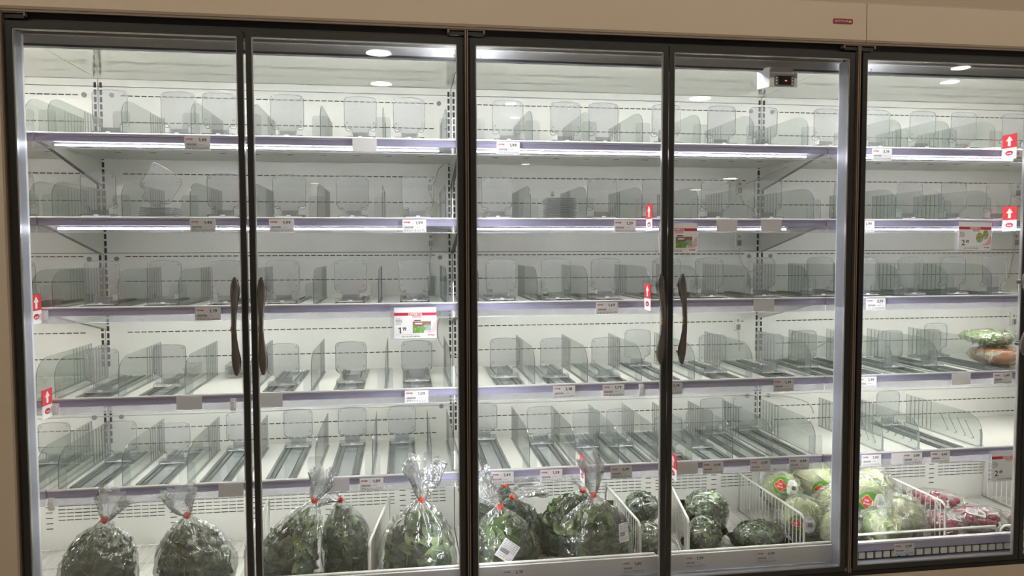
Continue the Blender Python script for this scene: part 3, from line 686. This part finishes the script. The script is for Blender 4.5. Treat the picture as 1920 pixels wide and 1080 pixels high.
# ------------------------------------------------------------------ white wire dividers in the bottom trough
def wire_divider(Xf, Xb, Y0, Y1, top, label):
    t = thing('wire_divider', label, 'wire divider', (Xf, Y0, DECK), 'white wire dividers in the bottom trough')
    L_ = math.hypot(Xb-Xf, Y1-Y0); t.rotation_euler.z = -math.atan2(Xb-Xf, Y1-Y0); h = top-DECK
    MB().tube([(0, 0, .006), (0, 0, h-.022), (0, .006, h-.008), (0, .02, h), (0, L_-.01, h), (0, L_, h-.008), (0, L_, .006), (0, 0, .006)], .0042, 'wire_white', 8).obj('frame', t)
    wm = MB().tube([(0, 0, .006), (0, 0, h)], .0021, 'wire_white', 6).mesh('wire'); n = int(L_/.0245)
    for k in range(1, n): link('wire', wm, t, (0, L_*k/n, 0))
for a in ((-.668, -.668, .10, .50, .515, 'white wire divider between the left salad bags, by the first door frame'), (-.300, -.245, .10, .54, .492, 'white wire divider just left of the tall tied bag, second door'),
          (.574, .574, .105, .53, .503, 'white wire divider right of the spinach bags, third door'), (.740, .825, .105, .53, .505, 'white wire divider beside the wrapped herbs, fourth door'),
          (1.150, 1.150, .105, .60, .496, 'white wire divider between herbs and bagged lettuce'), (1.690, 1.690, .12, .50, .508, 'white wire divider between lettuce and radishes'),
          (2.25, 2.25, .12, .60, .500, 'white wire divider behind the offer card at far right')):
    wire_divider(*a)

# ------------------------------------------------------------------ leafy bags
def leaf(mb, p, nrm, ln, wd, m, rnd, bend=.25):
    n = Vector(nrm).normalized(); t = n.cross(Vector((rnd.uniform(-1, 1), rnd.uniform(-1, 1), rnd.uniform(-1, 1)))).normalized(); b = n.cross(t)
    V = []; prof = (.12, .75, 1.0, .8, .06)
    for k, q in enumerate(prof):
        u = k/4-.5; lift = bend*ln*(.25-u*u)*rnd.uniform(.8, 1.2)
        c = Vector(p)+t*(u*ln)+n*lift
        for s in (-1, 0, 1): V.append(c+b*(s*q*wd/2)-n*(abs(s)*-.12*wd))
    F = []
    for k in range(4):
        for s in range(2): a = k*3+s; F.append((a, a+1, a+4, a+3))
    mb.add(V, F, m, True)
def lumpy(mb, c, r, m, seed, amp=.12, fr=4, nu=28, nv=18, smooth=True, zmin=None):
    V = []; F = []
    for j in range(nv+1):
        th = PI*j/nv
        for i in range(nu):
            ph = 2*PI*i/nu; d = Vector((math.sin(th)*math.cos(ph), math.sin(th)*math.sin(ph), math.cos(th)))
            k = 1+amp*noise.noise(d*fr*.5+Vector((seed*7.1, seed*3.3, seed)))+amp*.5*noise.noise(d*fr+Vector((seed, seed*2.7, 1)))
            q = Vector((c[0]+d.x*r[0]*k, c[1]+d.y*r[1]*k, c[2]+d.z*r[2]*k))
            if zmin is not None: q.z = max(q.z, zmin)
            V.append(q)
    for j in range(nv):
        for i in range(nu): F.append((j*nu+i, j*nu+(i+1) % nu, (j+1)*nu+(i+1) % nu, (j+1)*nu+i))
    return mb.add(V, F, m, smooth)
LEAFM = {'dark': ['leaf_dark', 'leaf_dark', 'leaf_mid'], 'mid': ['leaf_dark', 'leaf_mid', 'leaf_mid', 'leaf_light'], 'fresh': ['leaf_mid', 'leaf_mid', 'leaf_light', 'leaf_dark'], 'grey': ['leaf_dark', 'leaf_mid', 'leaf_mid']}
PROF = [(0, .70), (.05, .88), (.15, .98), (.28, 1.0), (.42, .97), (.55, .88), (.67, .74), (.78, .56), (.87, .38), (.94, .20), (1.0, .085)]
def prof(t):
    for (a, ra), (b, rb) in zip(PROF, PROF[1:]):
        if t <= b: k = (t-a)/(b-a); k = k*k*(3-2*k); return ra+(rb-ra)*k
    return PROF[-1][1]
def tied_bag(label, cx, cy, rx, ry, neck, tip, flare, seed, tone='mid', film='film', leaves=190, lsize=1, sticker=None, lw=.036):
    """a knotted produce bag: leaf filling, crinkled film, red tie, gathered film end"""
    rnd = random.Random(seed); z0 = DECK+.001; nx, ny, zn = neck; H = zn-z0
    t = thing('salad_bag', label, 'salad bag', (cx, cy, z0), 'tied bags of leaf greens'); o0 = Vector((cx, cy, z0))
    def centre(s): k = max(0, (s-.35)/.65)**1.5; return Vector((cx+(nx-cx)*k, cy+(ny-cy)*k, z0+H*s))-o0
    # film
    fb = MB(); nu, nv = 84, 40; V = []; F = []
    for j in range(nv+1):
        s = j/nv; r = prof(s); c = centre(s); pl = max(0, (s-.45)/.55)
        for i in range(nu):
            a = 2*PI*i/nu; d = Vector((math.cos(a), math.sin(a), 0))
            k = 1+.10*noise.noise(Vector((math.cos(a)*1.3, math.sin(a)*1.3, s*2.2+seed*5)))+.045*noise.noise(Vector((math.cos(a)*4, math.sin(a)*4, s*7+seed)))
            k += (.02+.15*pl)*math.sin(13*a+2*math.sin(3*a+seed)+seed)*min(1, s*1.5) + .05*pl*math.sin(29*a+seed)
            V.append((c.x+d.x*rx*r*k, c.y+d.y*ry*r*k, max(0, c.z+.012*noise.noise(Vector((d.x*2, d.y*2, s*4+seed))))))
    for j in range(nv):
        for i in range(nu): F.append((j*nu+i, j*nu+(i+1) % nu, (j+1)*nu+(i+1) % nu, (j+1)*nu+i))
    fb.add(V, F, film, True); fb.add(V[:nu], [tuple(range(nu))], film); fb.obj('film', t)
    # filling
    lb = MB(); fill = .80
    V = []; F = []; nu2, nv2 = 30, 16
    for j in range(nv2+1):
        s = .01+fill*.95*j/nv2; r = prof(s)*.74*(1 if j < nv2-3 else (nv2-j+.15)/3.6); c = centre(s)
        for i in range(nu2):
            a = 2*PI*i/nu2; k = 1+.16*noise.noise(Vector((math.cos(a)*2, math.sin(a)*2, s*6+seed*3)))
            V.append((c.x+math.cos(a)*rx*r*k, c.y+math.sin(a)*ry*r*k, c.z))
    for j in range(nv2):
        for i in range(nu2): F.append((j*nu2+i, j*nu2+(i+1) % nu2, (j+1)*nu2+(i+1) % nu2, (j+1)*nu2+i))
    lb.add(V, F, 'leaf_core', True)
    for k in range(leaves):
        s = rnd.uniform(.02, fill); a = rnd.uniform(0, 2*PI); r = prof(s)*rnd.uniform(.70, .84); c = centre(s)
        if s > fill-.12: r *= rnd.uniform(.2, .9)
        p = c+Vector((math.cos(a)*rx*r, math.sin(a)*ry*r, 0)); p.z = max(p.z, .012)
        n_ = Vector((math.cos(a)/rx, math.sin(a)/ry, 3*(s-.3)/H*.12)); n_.normalize(); n_ += Vector((rnd.uniform(-.4, .4), rnd.uniform(-.4, .4), rnd.uniform(-.4, .4)))
        m = rnd.choice(LEAFM[tone])
        if rnd.random() < .16: leaf(lb, p, n_, .09*lsize, .0045, 'stem_pale', rnd, .1)
        else: leaf(lb, p, n_, rnd.uniform(.045, .085)*lsize, rnd.uniform(.6, 1.1)*lw*lsize, m, rnd)
    lb.obj('leaves', t, kind='stuff')
    # tie and gathered end
    nv_ = Vector((nx, ny, zn))-o0; tp = Vector(tip)-o0; ax = (tp-nv_).normalized()
    q = [nv_-ax*.0065, nv_-ax*.006, nv_+ax*.006, nv_+ax*.0065]
    MB().tube(q, [.0090, .0102, .0102, .0090], 'tie_red', 14).obj('tie', t)
    gb = MB(); V = []; F = []; nu3, nv3 = 48, 16; L_ = (tp-nv_).length; sd = ax.cross(Vector((0, 1, 0))).normalized(); dp = sd.cross(ax)
    for j in range(nv3+1):
        s = j/nv3; c = nv_+ax*(L_*s)+sd*(.012*math.sin(s*3+seed)*s); r = .008+(flare-.008)*(s**.75)
        for i in range(nu3):
            a = 2*PI*i/nu3
            k = 1+.20*math.sin(7*a+seed)*(.3+.7*s)+.24*math.sin(17*a+2*seed)+.45*noise.noise(Vector((math.cos(a)*2, math.sin(a)*2, s*3+seed)))
            e = ax*(L_*.34*s*noise.noise(Vector((math.cos(a)*2.2, math.sin(a)*2.2, seed*3))))
            V.append(c+sd*(math.cos(a)*r*k)+dp*(math.sin(a)*r*.42*k)+e)
    for j in range(nv3):
        for i in range(nu3): F.append((j*nu3+i, j*nu3+(i+1) % nu3, (j+1)*nu3+(i+1) % nu3, (j+1)*nu3+i))
    gb.add(V, F, 'film_top', True); gb.obj('gathered_end', t)
    if sticker:
        sx, sz, sw, sh, rot = sticker   # sticker on the front of the film
        dx = (sx-cx)/rx; yy = cy-ry*1.02*math.sqrt(max(.05, 1-dx*dx)); st = MB().box(-sw/2, sw/2, -.0008, 0, -sh/2, sh/2, 'paper').obj('sticker', t)
        st.location = Vector((sx, yy-.012, sz))-o0; st.rotation_euler = (-.12, rot, math.asin(max(-.9, min(.9, dx)))*.8)
        pr = MB(); r2 = random.Random(seed+50)
        for k in range(9):
            x = -sw*.42
            if k in (5, 6):
                while x < sw*.1: w_ = r2.uniform(.0006, .0014); pr.box(x, x+w_, -.0012, -.0008, sh*(.42-.1*k), sh*(.42-.1*k)+sh*.085, 'ink_grey'); x += w_+.0008
            else:
                while x < sw*.38: w_ = r2.uniform(.003, .009); pr.box(x, min(x+w_, sw*.45), -.0012, -.0008, sh*(.42-.1*k), sh*(.42-.1*k)+.0013, 'ink_grey'); x += w_+r2.uniform(.001, .006)
        pr.obj('print', st)
tied_bag('tied bag of dark wilted greens at the far left, fanned film end', -1.115, .185, .120, .092, (-1.090, .17, .586), (-1.037, .11, .685), .044, 1, 'grey', 'film_hazy', 260, .78)
tied_bag('tied bag of dark greens, second from the left', -.836, .185, .124, .092, (-.852, .17, .587), (-.872, .11, .681), .046, 2, 'grey', 'film_hazy', 270, .78)
tied_bag('tied bag of leafy greens right of the first door gap', -.552, .185, .100, .095, (-.467, .15, .620), (-.438, .10, .730), .034, 3, 'mid', 'film', 300, .72)
tied_bag('slim tied bag of greens squeezed left of a wire divider', -.378, .25, .084, .085, (-.395, .22, .595), (-.448, .19, .622), .026, 4, 'mid', 'film_hazy', 240, .72)
tied_bag('tall tied bag of greens right of wire divider, second door', -.150, .175, .122, .092, (-.137, .14, .608), (-.115, .09, .745), .056, 5, 'mid', 'film', 290, .75, sticker=(-.165, .365, .05, .02, 0))
tied_bag('front spinach bag with a tilted white sticker, third door', .136, .16, .112, .072, (.113, .13, .576), (.035, .09, .685), .046, 6, 'fresh', 'film', 200, sticker=(.130, .452, .058, .062, .62), lw=.042)
tied_bag('spinach bag standing behind the one with tilted sticker', .183, .315, .115, .075, (.175, .27, .557), (.255, .22, .620), .040, 8, 'dark', 'film', 150, lw=.042)
tied_bag('rear spinach bag hidden deepest behind the third door', .150, .480, .095, .070, (.168, .42, .553), (.20, .38, .60), .026, 9, 'dark', 'film', 110, lw=.042)
tied_bag('large spinach bag with upright white sticker, third door', .440, .165, .126, .080, (.428, .15, .591), (.398, .09, .735), .034, 10, 'fresh', 'film', 220, sticker=(.512, .485, .040, .060, .04), lw=.05)
tied_bag('spinach bag behind the one with upright sticker', .372, .33, .105, .075, (.419, .26, .572), (.405, .22, .632), .022, 11, 'mid', 'film', 150, lw=.045)

# ------------------------------------------------------------------ wrapped herb trays
def herb_pack(label, c, r, rot, seed, tone='fresh', tray=True):
    rnd = random.Random(seed); t = thing('herb_pack', label, 'herb pack', c, 'wrapped herb packs'); t.rotation_euler = rot
    if tray:
        tr = MB(); V = []; F = []; poly = rrect(-r[0], r[0], -r[1], r[1], min(r[0], r[1])*.35, 5); n = len(poly)
        for k, z in ((.86, -r[2]), (1.0, -r[2]*.35), (1.05, -r[2]*.33)):
            V += [(x*k, y*k, z) for x, y in poly]
        for j in range(2): F += [(j*n+i, j*n+(i+1) % n, (j+1)*n+(i+1) % n, (j+1)*n+i) for i in range(n)]
        F.append(tuple(range(n))); tr.add(V, F, 'tray_black'); tr.obj('tray', t)
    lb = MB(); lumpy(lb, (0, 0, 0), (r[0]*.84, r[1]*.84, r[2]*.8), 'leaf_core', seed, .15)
    for k in range(430):
        d = Vector((rnd.gauss(0, 1), rnd.gauss(0, 1), rnd.gauss(.35, 1))).normalized()
        p = Vector((d.x*r[0], d.y*r[1], max(-r[2]*.5, d.z*r[2])))*rnd.uniform(.80, .93)
        if rnd.random() < .035: leaf(lb, p, d, .07, .003, 'stem_pale', rnd, .08)
        else: leaf(lb, p, d+Vector((rnd.uniform(-.9, .9), rnd.uniform(-.9, .9), rnd.uniform(-.9, .9))), rnd.uniform(.018, .036), rnd.uniform(.008, .017), rnd.choice(LEAFM[tone]), rnd)
    lb.obj('leaves', t, kind='stuff')
    fb = MB(); lumpy(fb, (0, 0, 0), (r[0]*1.02, r[1]*1.02, r[2]*.99), 'film', seed+.5, .07, 5, 56, 30); fb.obj('film', t)
herb_pack('glossy wrapped parsley pack leaning at the back, fourth door', (.905, .355, .437), (.080, .080, .083), (.5, .2, .3), 21)
herb_pack('wrapped herb pack lying in front of the leaning parsley pack', (.842, .215, .412), (.058, .070, .058), (.35, .75, -.3), 22, 'mid')
herb_pack('wrapped tray of green herbs lying flat before the lettuce divider', (1.058, .245, .386), (.092, .075, .045), (0, 0, .15), 23)
herb_pack('dark wrapped herb pack behind the third door, right of wire divider', (.655, .34, .470), (.062, .065, .055), (.2, -.2, 0), 24, 'dark', False)
herb_pack('bright parsley pack beside the third door frame at the bottom', (.640, .215, .402), (.055, .075, .060), (.1, 0, .2), 25, 'fresh', False)
herb_pack('wrapped herb tray half hidden behind the middle frame, fourth door', (.715-.045, .13+.25, .386), (.045, .05, .036), (0, 0, .4), 26, 'dark')

# ------------------------------------------------------------------ bagged iceberg lettuces
def lettuce(label, c, r, seed, mat='lettuce', logo=None, top=None):
    rnd = random.Random(seed); t = thing('bagged_lettuce', label, 'lettuce', c, 'bagged lettuces')
    hb = MB(); lumpy(hb, (0, 0, 0), (r*.86, r*.86, r*.82), mat, seed, .10, 5, 40, 26)
    hd = hb.obj('head', t)
    lv = ['lettuce', 'lettuce_pale', mat]
    for k in range(9):       # wrapped outer leaves with ruffled rims and a pale rib
        d = Vector((rnd.gauss(0, 1), rnd.gauss(-.6, .8), rnd.gauss(.3, .8))).normalized(); u = d.orthogonal().normalized(); a0 = rnd.uniform(0, 6); u = (u*math.cos(a0)+d.cross(u)*math.sin(a0)); v = d.cross(u)
        V = []; F = []; m = 7
        for i in range(m+1):
            for j in range(m+1):
                x = (i/m-.5)*2; y = (j/m-.5)*2; x, y = x*math.sqrt(1-y*y/2)*.72, y*math.sqrt(1-x*x/2)*.72; e = math.hypot(x, y)*.9
                q = (d+u*x+v*y).normalized(); k2 = .88+.03*noise.noise(q*4+Vector((k, seed, 0)))+(.09*abs(noise.noise(q*9+Vector((seed, k, 2))))+.02)*max(0, (e-.35)*4)
                V.append(q*r*k2)
        for i in range(m):
            for j in range(m): a = i*(m+1)+j; F.append((a, a+1, a+m+2, a+m+1))
        lf = MB().add(V, F, lv[k % 3], True); rb = [ (d+u*s).normalized()*r*.905 for s in (-.55, -.25, .1, .45)]
        lf.tube(rb, [.003, .0045, .004, .002], 'lettuce_pale', 5); lf.obj('leaf', t)
    fb = MB(); lumpy(fb, (0, 0, 0), (r*1.05, r*1.05, r*.98), 'film_veg', seed+.3, .24, 8, 80, 44)
    fb.obj('film', t)
    if top:      # loose bag end
        tp = Vector(top); gb = MB(); V = []; F = []; nu, nv = 40, 12; ax = tp.normalized(); sd = ax.orthogonal().normalized(); dp = ax.cross(sd)
        for j in range(nv+1):
            s = j/nv; c0 = ax*(r*.85)+(tp-ax*r*.85)*s; rr = r*(.55-.30*s+.15*s*s)
            for i in range(nu):
                a = 2*PI*i/nu; k = 1+.35*math.sin(6*a+seed)*s+.3*noise.noise(Vector((math.cos(a)*2, math.sin(a)*2, s*3+seed)))
                V.append(c0+sd*math.cos(a)*rr*k+dp*math.sin(a)*rr*.6*k)
        for j in range(nv):
            for i in range(nu): F.append((j*nu+i, j*nu+(i+1) % nu, (j+1)*nu+(i+1) % nu, (j+1)*nu+i))
        gb.add(V, F, 'film_top', True).obj('bag_end', t)
    if logo:     # wrap-round sticker: green field, red flower emblem rimmed in yellow, white panel with bar code
        d = Vector(logo[:3]).normalized(); sc = logo[3]; rot = logo[4]; white = logo[5]; zz = Vector((0, 0, 1)); u = zz.cross(d).normalized(); v = d.cross(u)
        u, v = u*math.cos(rot)+v*math.sin(rot), v*math.cos(rot)-u*math.sin(rot)
        def S(x, y, h): return (d*r+u*x+v*y).normalized()*(r*1.05+h)
        def patch(x0, x1, y0, y1, h, m, name, n=10):
            V = []; F = []
            for i in range(n+1):
                for j in range(n+1):
                    fx, fy = 2*i/n-1, 2*j/n-1; x = (x0+x1)/2+(x1-x0)/2*fx*math.sqrt(1-fy*fy*.45); y = (y0+y1)/2+(y1-y0)/2*fy*math.sqrt(1-fx*fx*.45); V.append(S(x, y, h))
            for i in range(n):
                for j in range(n): a = i*(n+1)+j; F.append((a, a+1, a+n+2, a+n+1))
            return MB().add(V, F, m, True).obj(name, t)
        patch(-.040*sc, .024*sc, -.032*sc, .032*sc, .002, 'sticker_green', 'green_sticker')
        if white: patch(.006*sc, .052*sc, -.031*sc, .031*sc, .0028, 'white_ink', 'white_sticker')
        for rad, m, h in ((.0185, 'sticker_yellow', .0032), (.0160, 'flag_red', .0038)):
            ring = [S(-.014*sc, 0, h)]
            for k in range(32):
                a = 2*PI*k/32; q = rad*sc*(1+.16*math.cos(4*a)); ring.append(S(-.014*sc+q*math.cos(a), q*math.sin(a), h))
            MB().add(ring, [(0, 1+k, 1+(k+1) % 32) for k in range(32)], m, True).obj('emblem', t)
        lt = MB()
        for s_, y in (('Del', .0015), ('Monte', -.0075)): text(lt, s_, -.014*sc, y*sc, .0062*sc, 'white_ink', width=.0175*sc if s_ == 'Monte' else .011*sc, mid=True, fn=lambda a, b: S(a, b, .0046))
        lt.obj('emblem_letters', t)
        if white:
            bcm = MB(); x = .022*sc
            while x < .040*sc:
                w_ = rnd.choice((.0008, .0014)); bcm.add([S(x, -.006*sc, .0036), S(x+w_, -.006*sc, .0036), S(x+w_, .008*sc, .0036), S(x, .008*sc, .0036)], [(0, 1, 2, 3)], 'ink'); x += w_+.001
            bcm.obj('bar_code', t)
lettuce('bagged iceberg at the left back with green and white wrap sticker', (1.245, .445, .475), .072, 31, 'lettuce', (-.25, -.9, .45, 1.1, -.2, True))
lettuce('bagged iceberg at the top back of the lettuce heap, fourth door', (1.400, .475, .490), .085, 32, 'lettuce_pale', (-.1, -.95, -.1, 1.1, -.15, True), (.06, .05, .13))
lettuce('bagged iceberg in front, pressed against the wire divider', (1.235, .270, .430), .080, 33, 'lettuce', (-.55, -.9, .0, 1.0, .05, True))
lettuce('bagged pale lettuce beside the fourth door inner liner', (1.385, .300, .452), .074, 34, 'lettuce_pale')
lettuce('small bagged lettuce low in front behind the fourth door edge', (1.318, .178, .415), .070, 35, 'lettuce', None, (.05, -.03, .07))
lettuce('bagged lettuce with red flower emblem on green sticker, fifth door', (1.500, .300, .478), .080, 36, 'lettuce', (-.28, -.9, .10, 1.15, -.1, True))
lettuce('bagged lettuce at the back with long loose bag end, fifth door', (1.610, .430, .475), .078, 37, 'lettuce_pale', None, (-.02, .02, .16))
lettuce('crumpled clear bag of lettuce at the front, fifth door', (1.485, .165, .418), .076, 38, 'lettuce_green', None, (-.02, -.04, .115))
lettuce('large round pale lettuce beside the radish wire divider', (1.598, .235, .424), .082, 39, 'lettuce_pale', None, (.075, -.06, -.06))
lettuce('half hidden bagged lettuce behind the cabinet mullion', (1.435, .385, .430), .070, 40, 'lettuce', None)

# ------------------------------------------------------------------ radish bags
RM = MB(); lumpy(RM, (0, 0, 0), (1, 1, .95), 'radish_red', 3, .08, 3, 14, 10); RM.tube([(0, 0, -.9), (.1, 0, -1.5)], [.12, .02], 'radish_white', 5); RME = RM.mesh('radish')
def radish_bag(label, c, ax, rz, n, seed, tag=None):
    rnd = random.Random(seed); t = thing('radish_bag', label, 'radish bag', c, 'bags of radishes'); t.rotation_euler.z = rz
    pts = []; tries = 0
    while len(pts) < n and tries < 4000:
        tries += 1
        p = Vector((rnd.uniform(-1, 1)*ax[0], rnd.uniform(-1, 1)*ax[1], rnd.uniform(-1, 1)*ax[2]))
        if (p.x/ax[0])**2+(p.y/ax[1])**2+(p.z/ax[2])**2 > .80: continue
        if all((p-q).length > .0235 for q in pts): pts.append(p)
    for p in pts:
        o = link('radish', RME, t, p); s = rnd.uniform(.0115, .0145); o.scale = (s, s, s); o.rotation_euler = (rnd.uniform(0, 6), rnd.uniform(0, 6), rnd.uniform(0, 6))
    fb = MB(); lumpy(fb, (0, 0, 0), (ax[0]*1.08+.008, ax[1]*1.08+.006, ax[2]*1.05+.007), 'film', seed, .16, 6, 56, 30); fb.obj('film', t)
    tb = MB()
    for k in range(14):
        a = rnd.uniform(-.5, .5); tb.tube([(-ax[0]*.9, rnd.uniform(-.2, .2)*ax[1], .01), (-ax[0]*1.1-rnd.uniform(.01, .035), a*ax[1], rnd.uniform(.01, .05))], .0012, 'film_top', 4)
    tb.obj('bag_end', t)
    if tag:
        st = MB().prism(rrect(-.035, .035, -.012, .012, .006), -.001, 0, 'Y', 'white_ink').obj('sticker', t); st.location = tag[:3]; st.rotation_euler = tag[3:]
        m = MB()
        for k in range(5): m.box(.008+k*.004, .010+k*.004, -.0014, -.001, -.006, .006, 'ink')
        for k in range(3): m.box(-.026, -.026+.02+.004*(k % 2), -.0014, -.001, .005-.005*k, .0062-.005*k, 'ink_grey')
        m.obj('print', st)
radish_bag('radish bag lying furthest back in the trough', (1.860, .400, .415), (.095, .050, .034), -.35, 24, 51)
radish_bag('radish bag with a round sticker right behind the wire divider', (1.775, .235, .384), (.072, .062, .040), .2, 26, 52, (.0, -.045, .040, -.9, .3, 0))
radish_bag('radish bag with a slanted white sticker in the middle', (1.945, .275, .382), (.100, .058, .036), -.3, 28, 53, (-.02, -.040, .036, -.8, .25, 0))
radish_bag('small radish bag at the far right by the door edge', (2.100, .235, .372), (.060, .05, .027), .1, 12, 54)

# ------------------------------------------------------------------ vegetable packs on the fourth shelf at far right
def veg_pack(label, c, r, mats, seed):
    rnd = random.Random(seed); t = thing('vegetable_pack', label, 'vegetable pack', c, 'vegetable packs on the fourth shelf')
    lb = MB(); lumpy(lb, (0, 0, 0), (r[0]*.82, r[1]*.82, r[2]*.8), mats[0], seed, .12)
    for k in range(90):
        d = Vector((rnd.gauss(0, 1), rnd.gauss(0, 1), rnd.gauss(0, .8))).normalized(); p = Vector((d.x*r[0], d.y*r[1], d.z*r[2]))*rnd.uniform(.8, .95)
        leaf(lb, p, d, .04, .012, rnd.choice(mats), rnd, .1)
    lb.obj('contents', t, kind='stuff'); fb = MB(); lumpy(fb, (0, 0, 0), (r[0]*1.05, r[1]*1.05, r[2]), 'film', seed+.2, .10, 5, 56, 26); fb.obj('film', t)
veg_pack('flat film pack of orange carrot strips at the right of fourth shelf', (2.045, .31, SZ[3]+.034), (.088, .10, .036), ['carrot', 'carrot', 'lettuce_pale'], 61)
veg_pack('flat film pack of pale green vegetables above the carrot pack', (2.05, .36, SZ[3]+.098), (.095, .10, .028), ['leaf_light', 'lettuce_pale', 'lettuce_green'], 62)
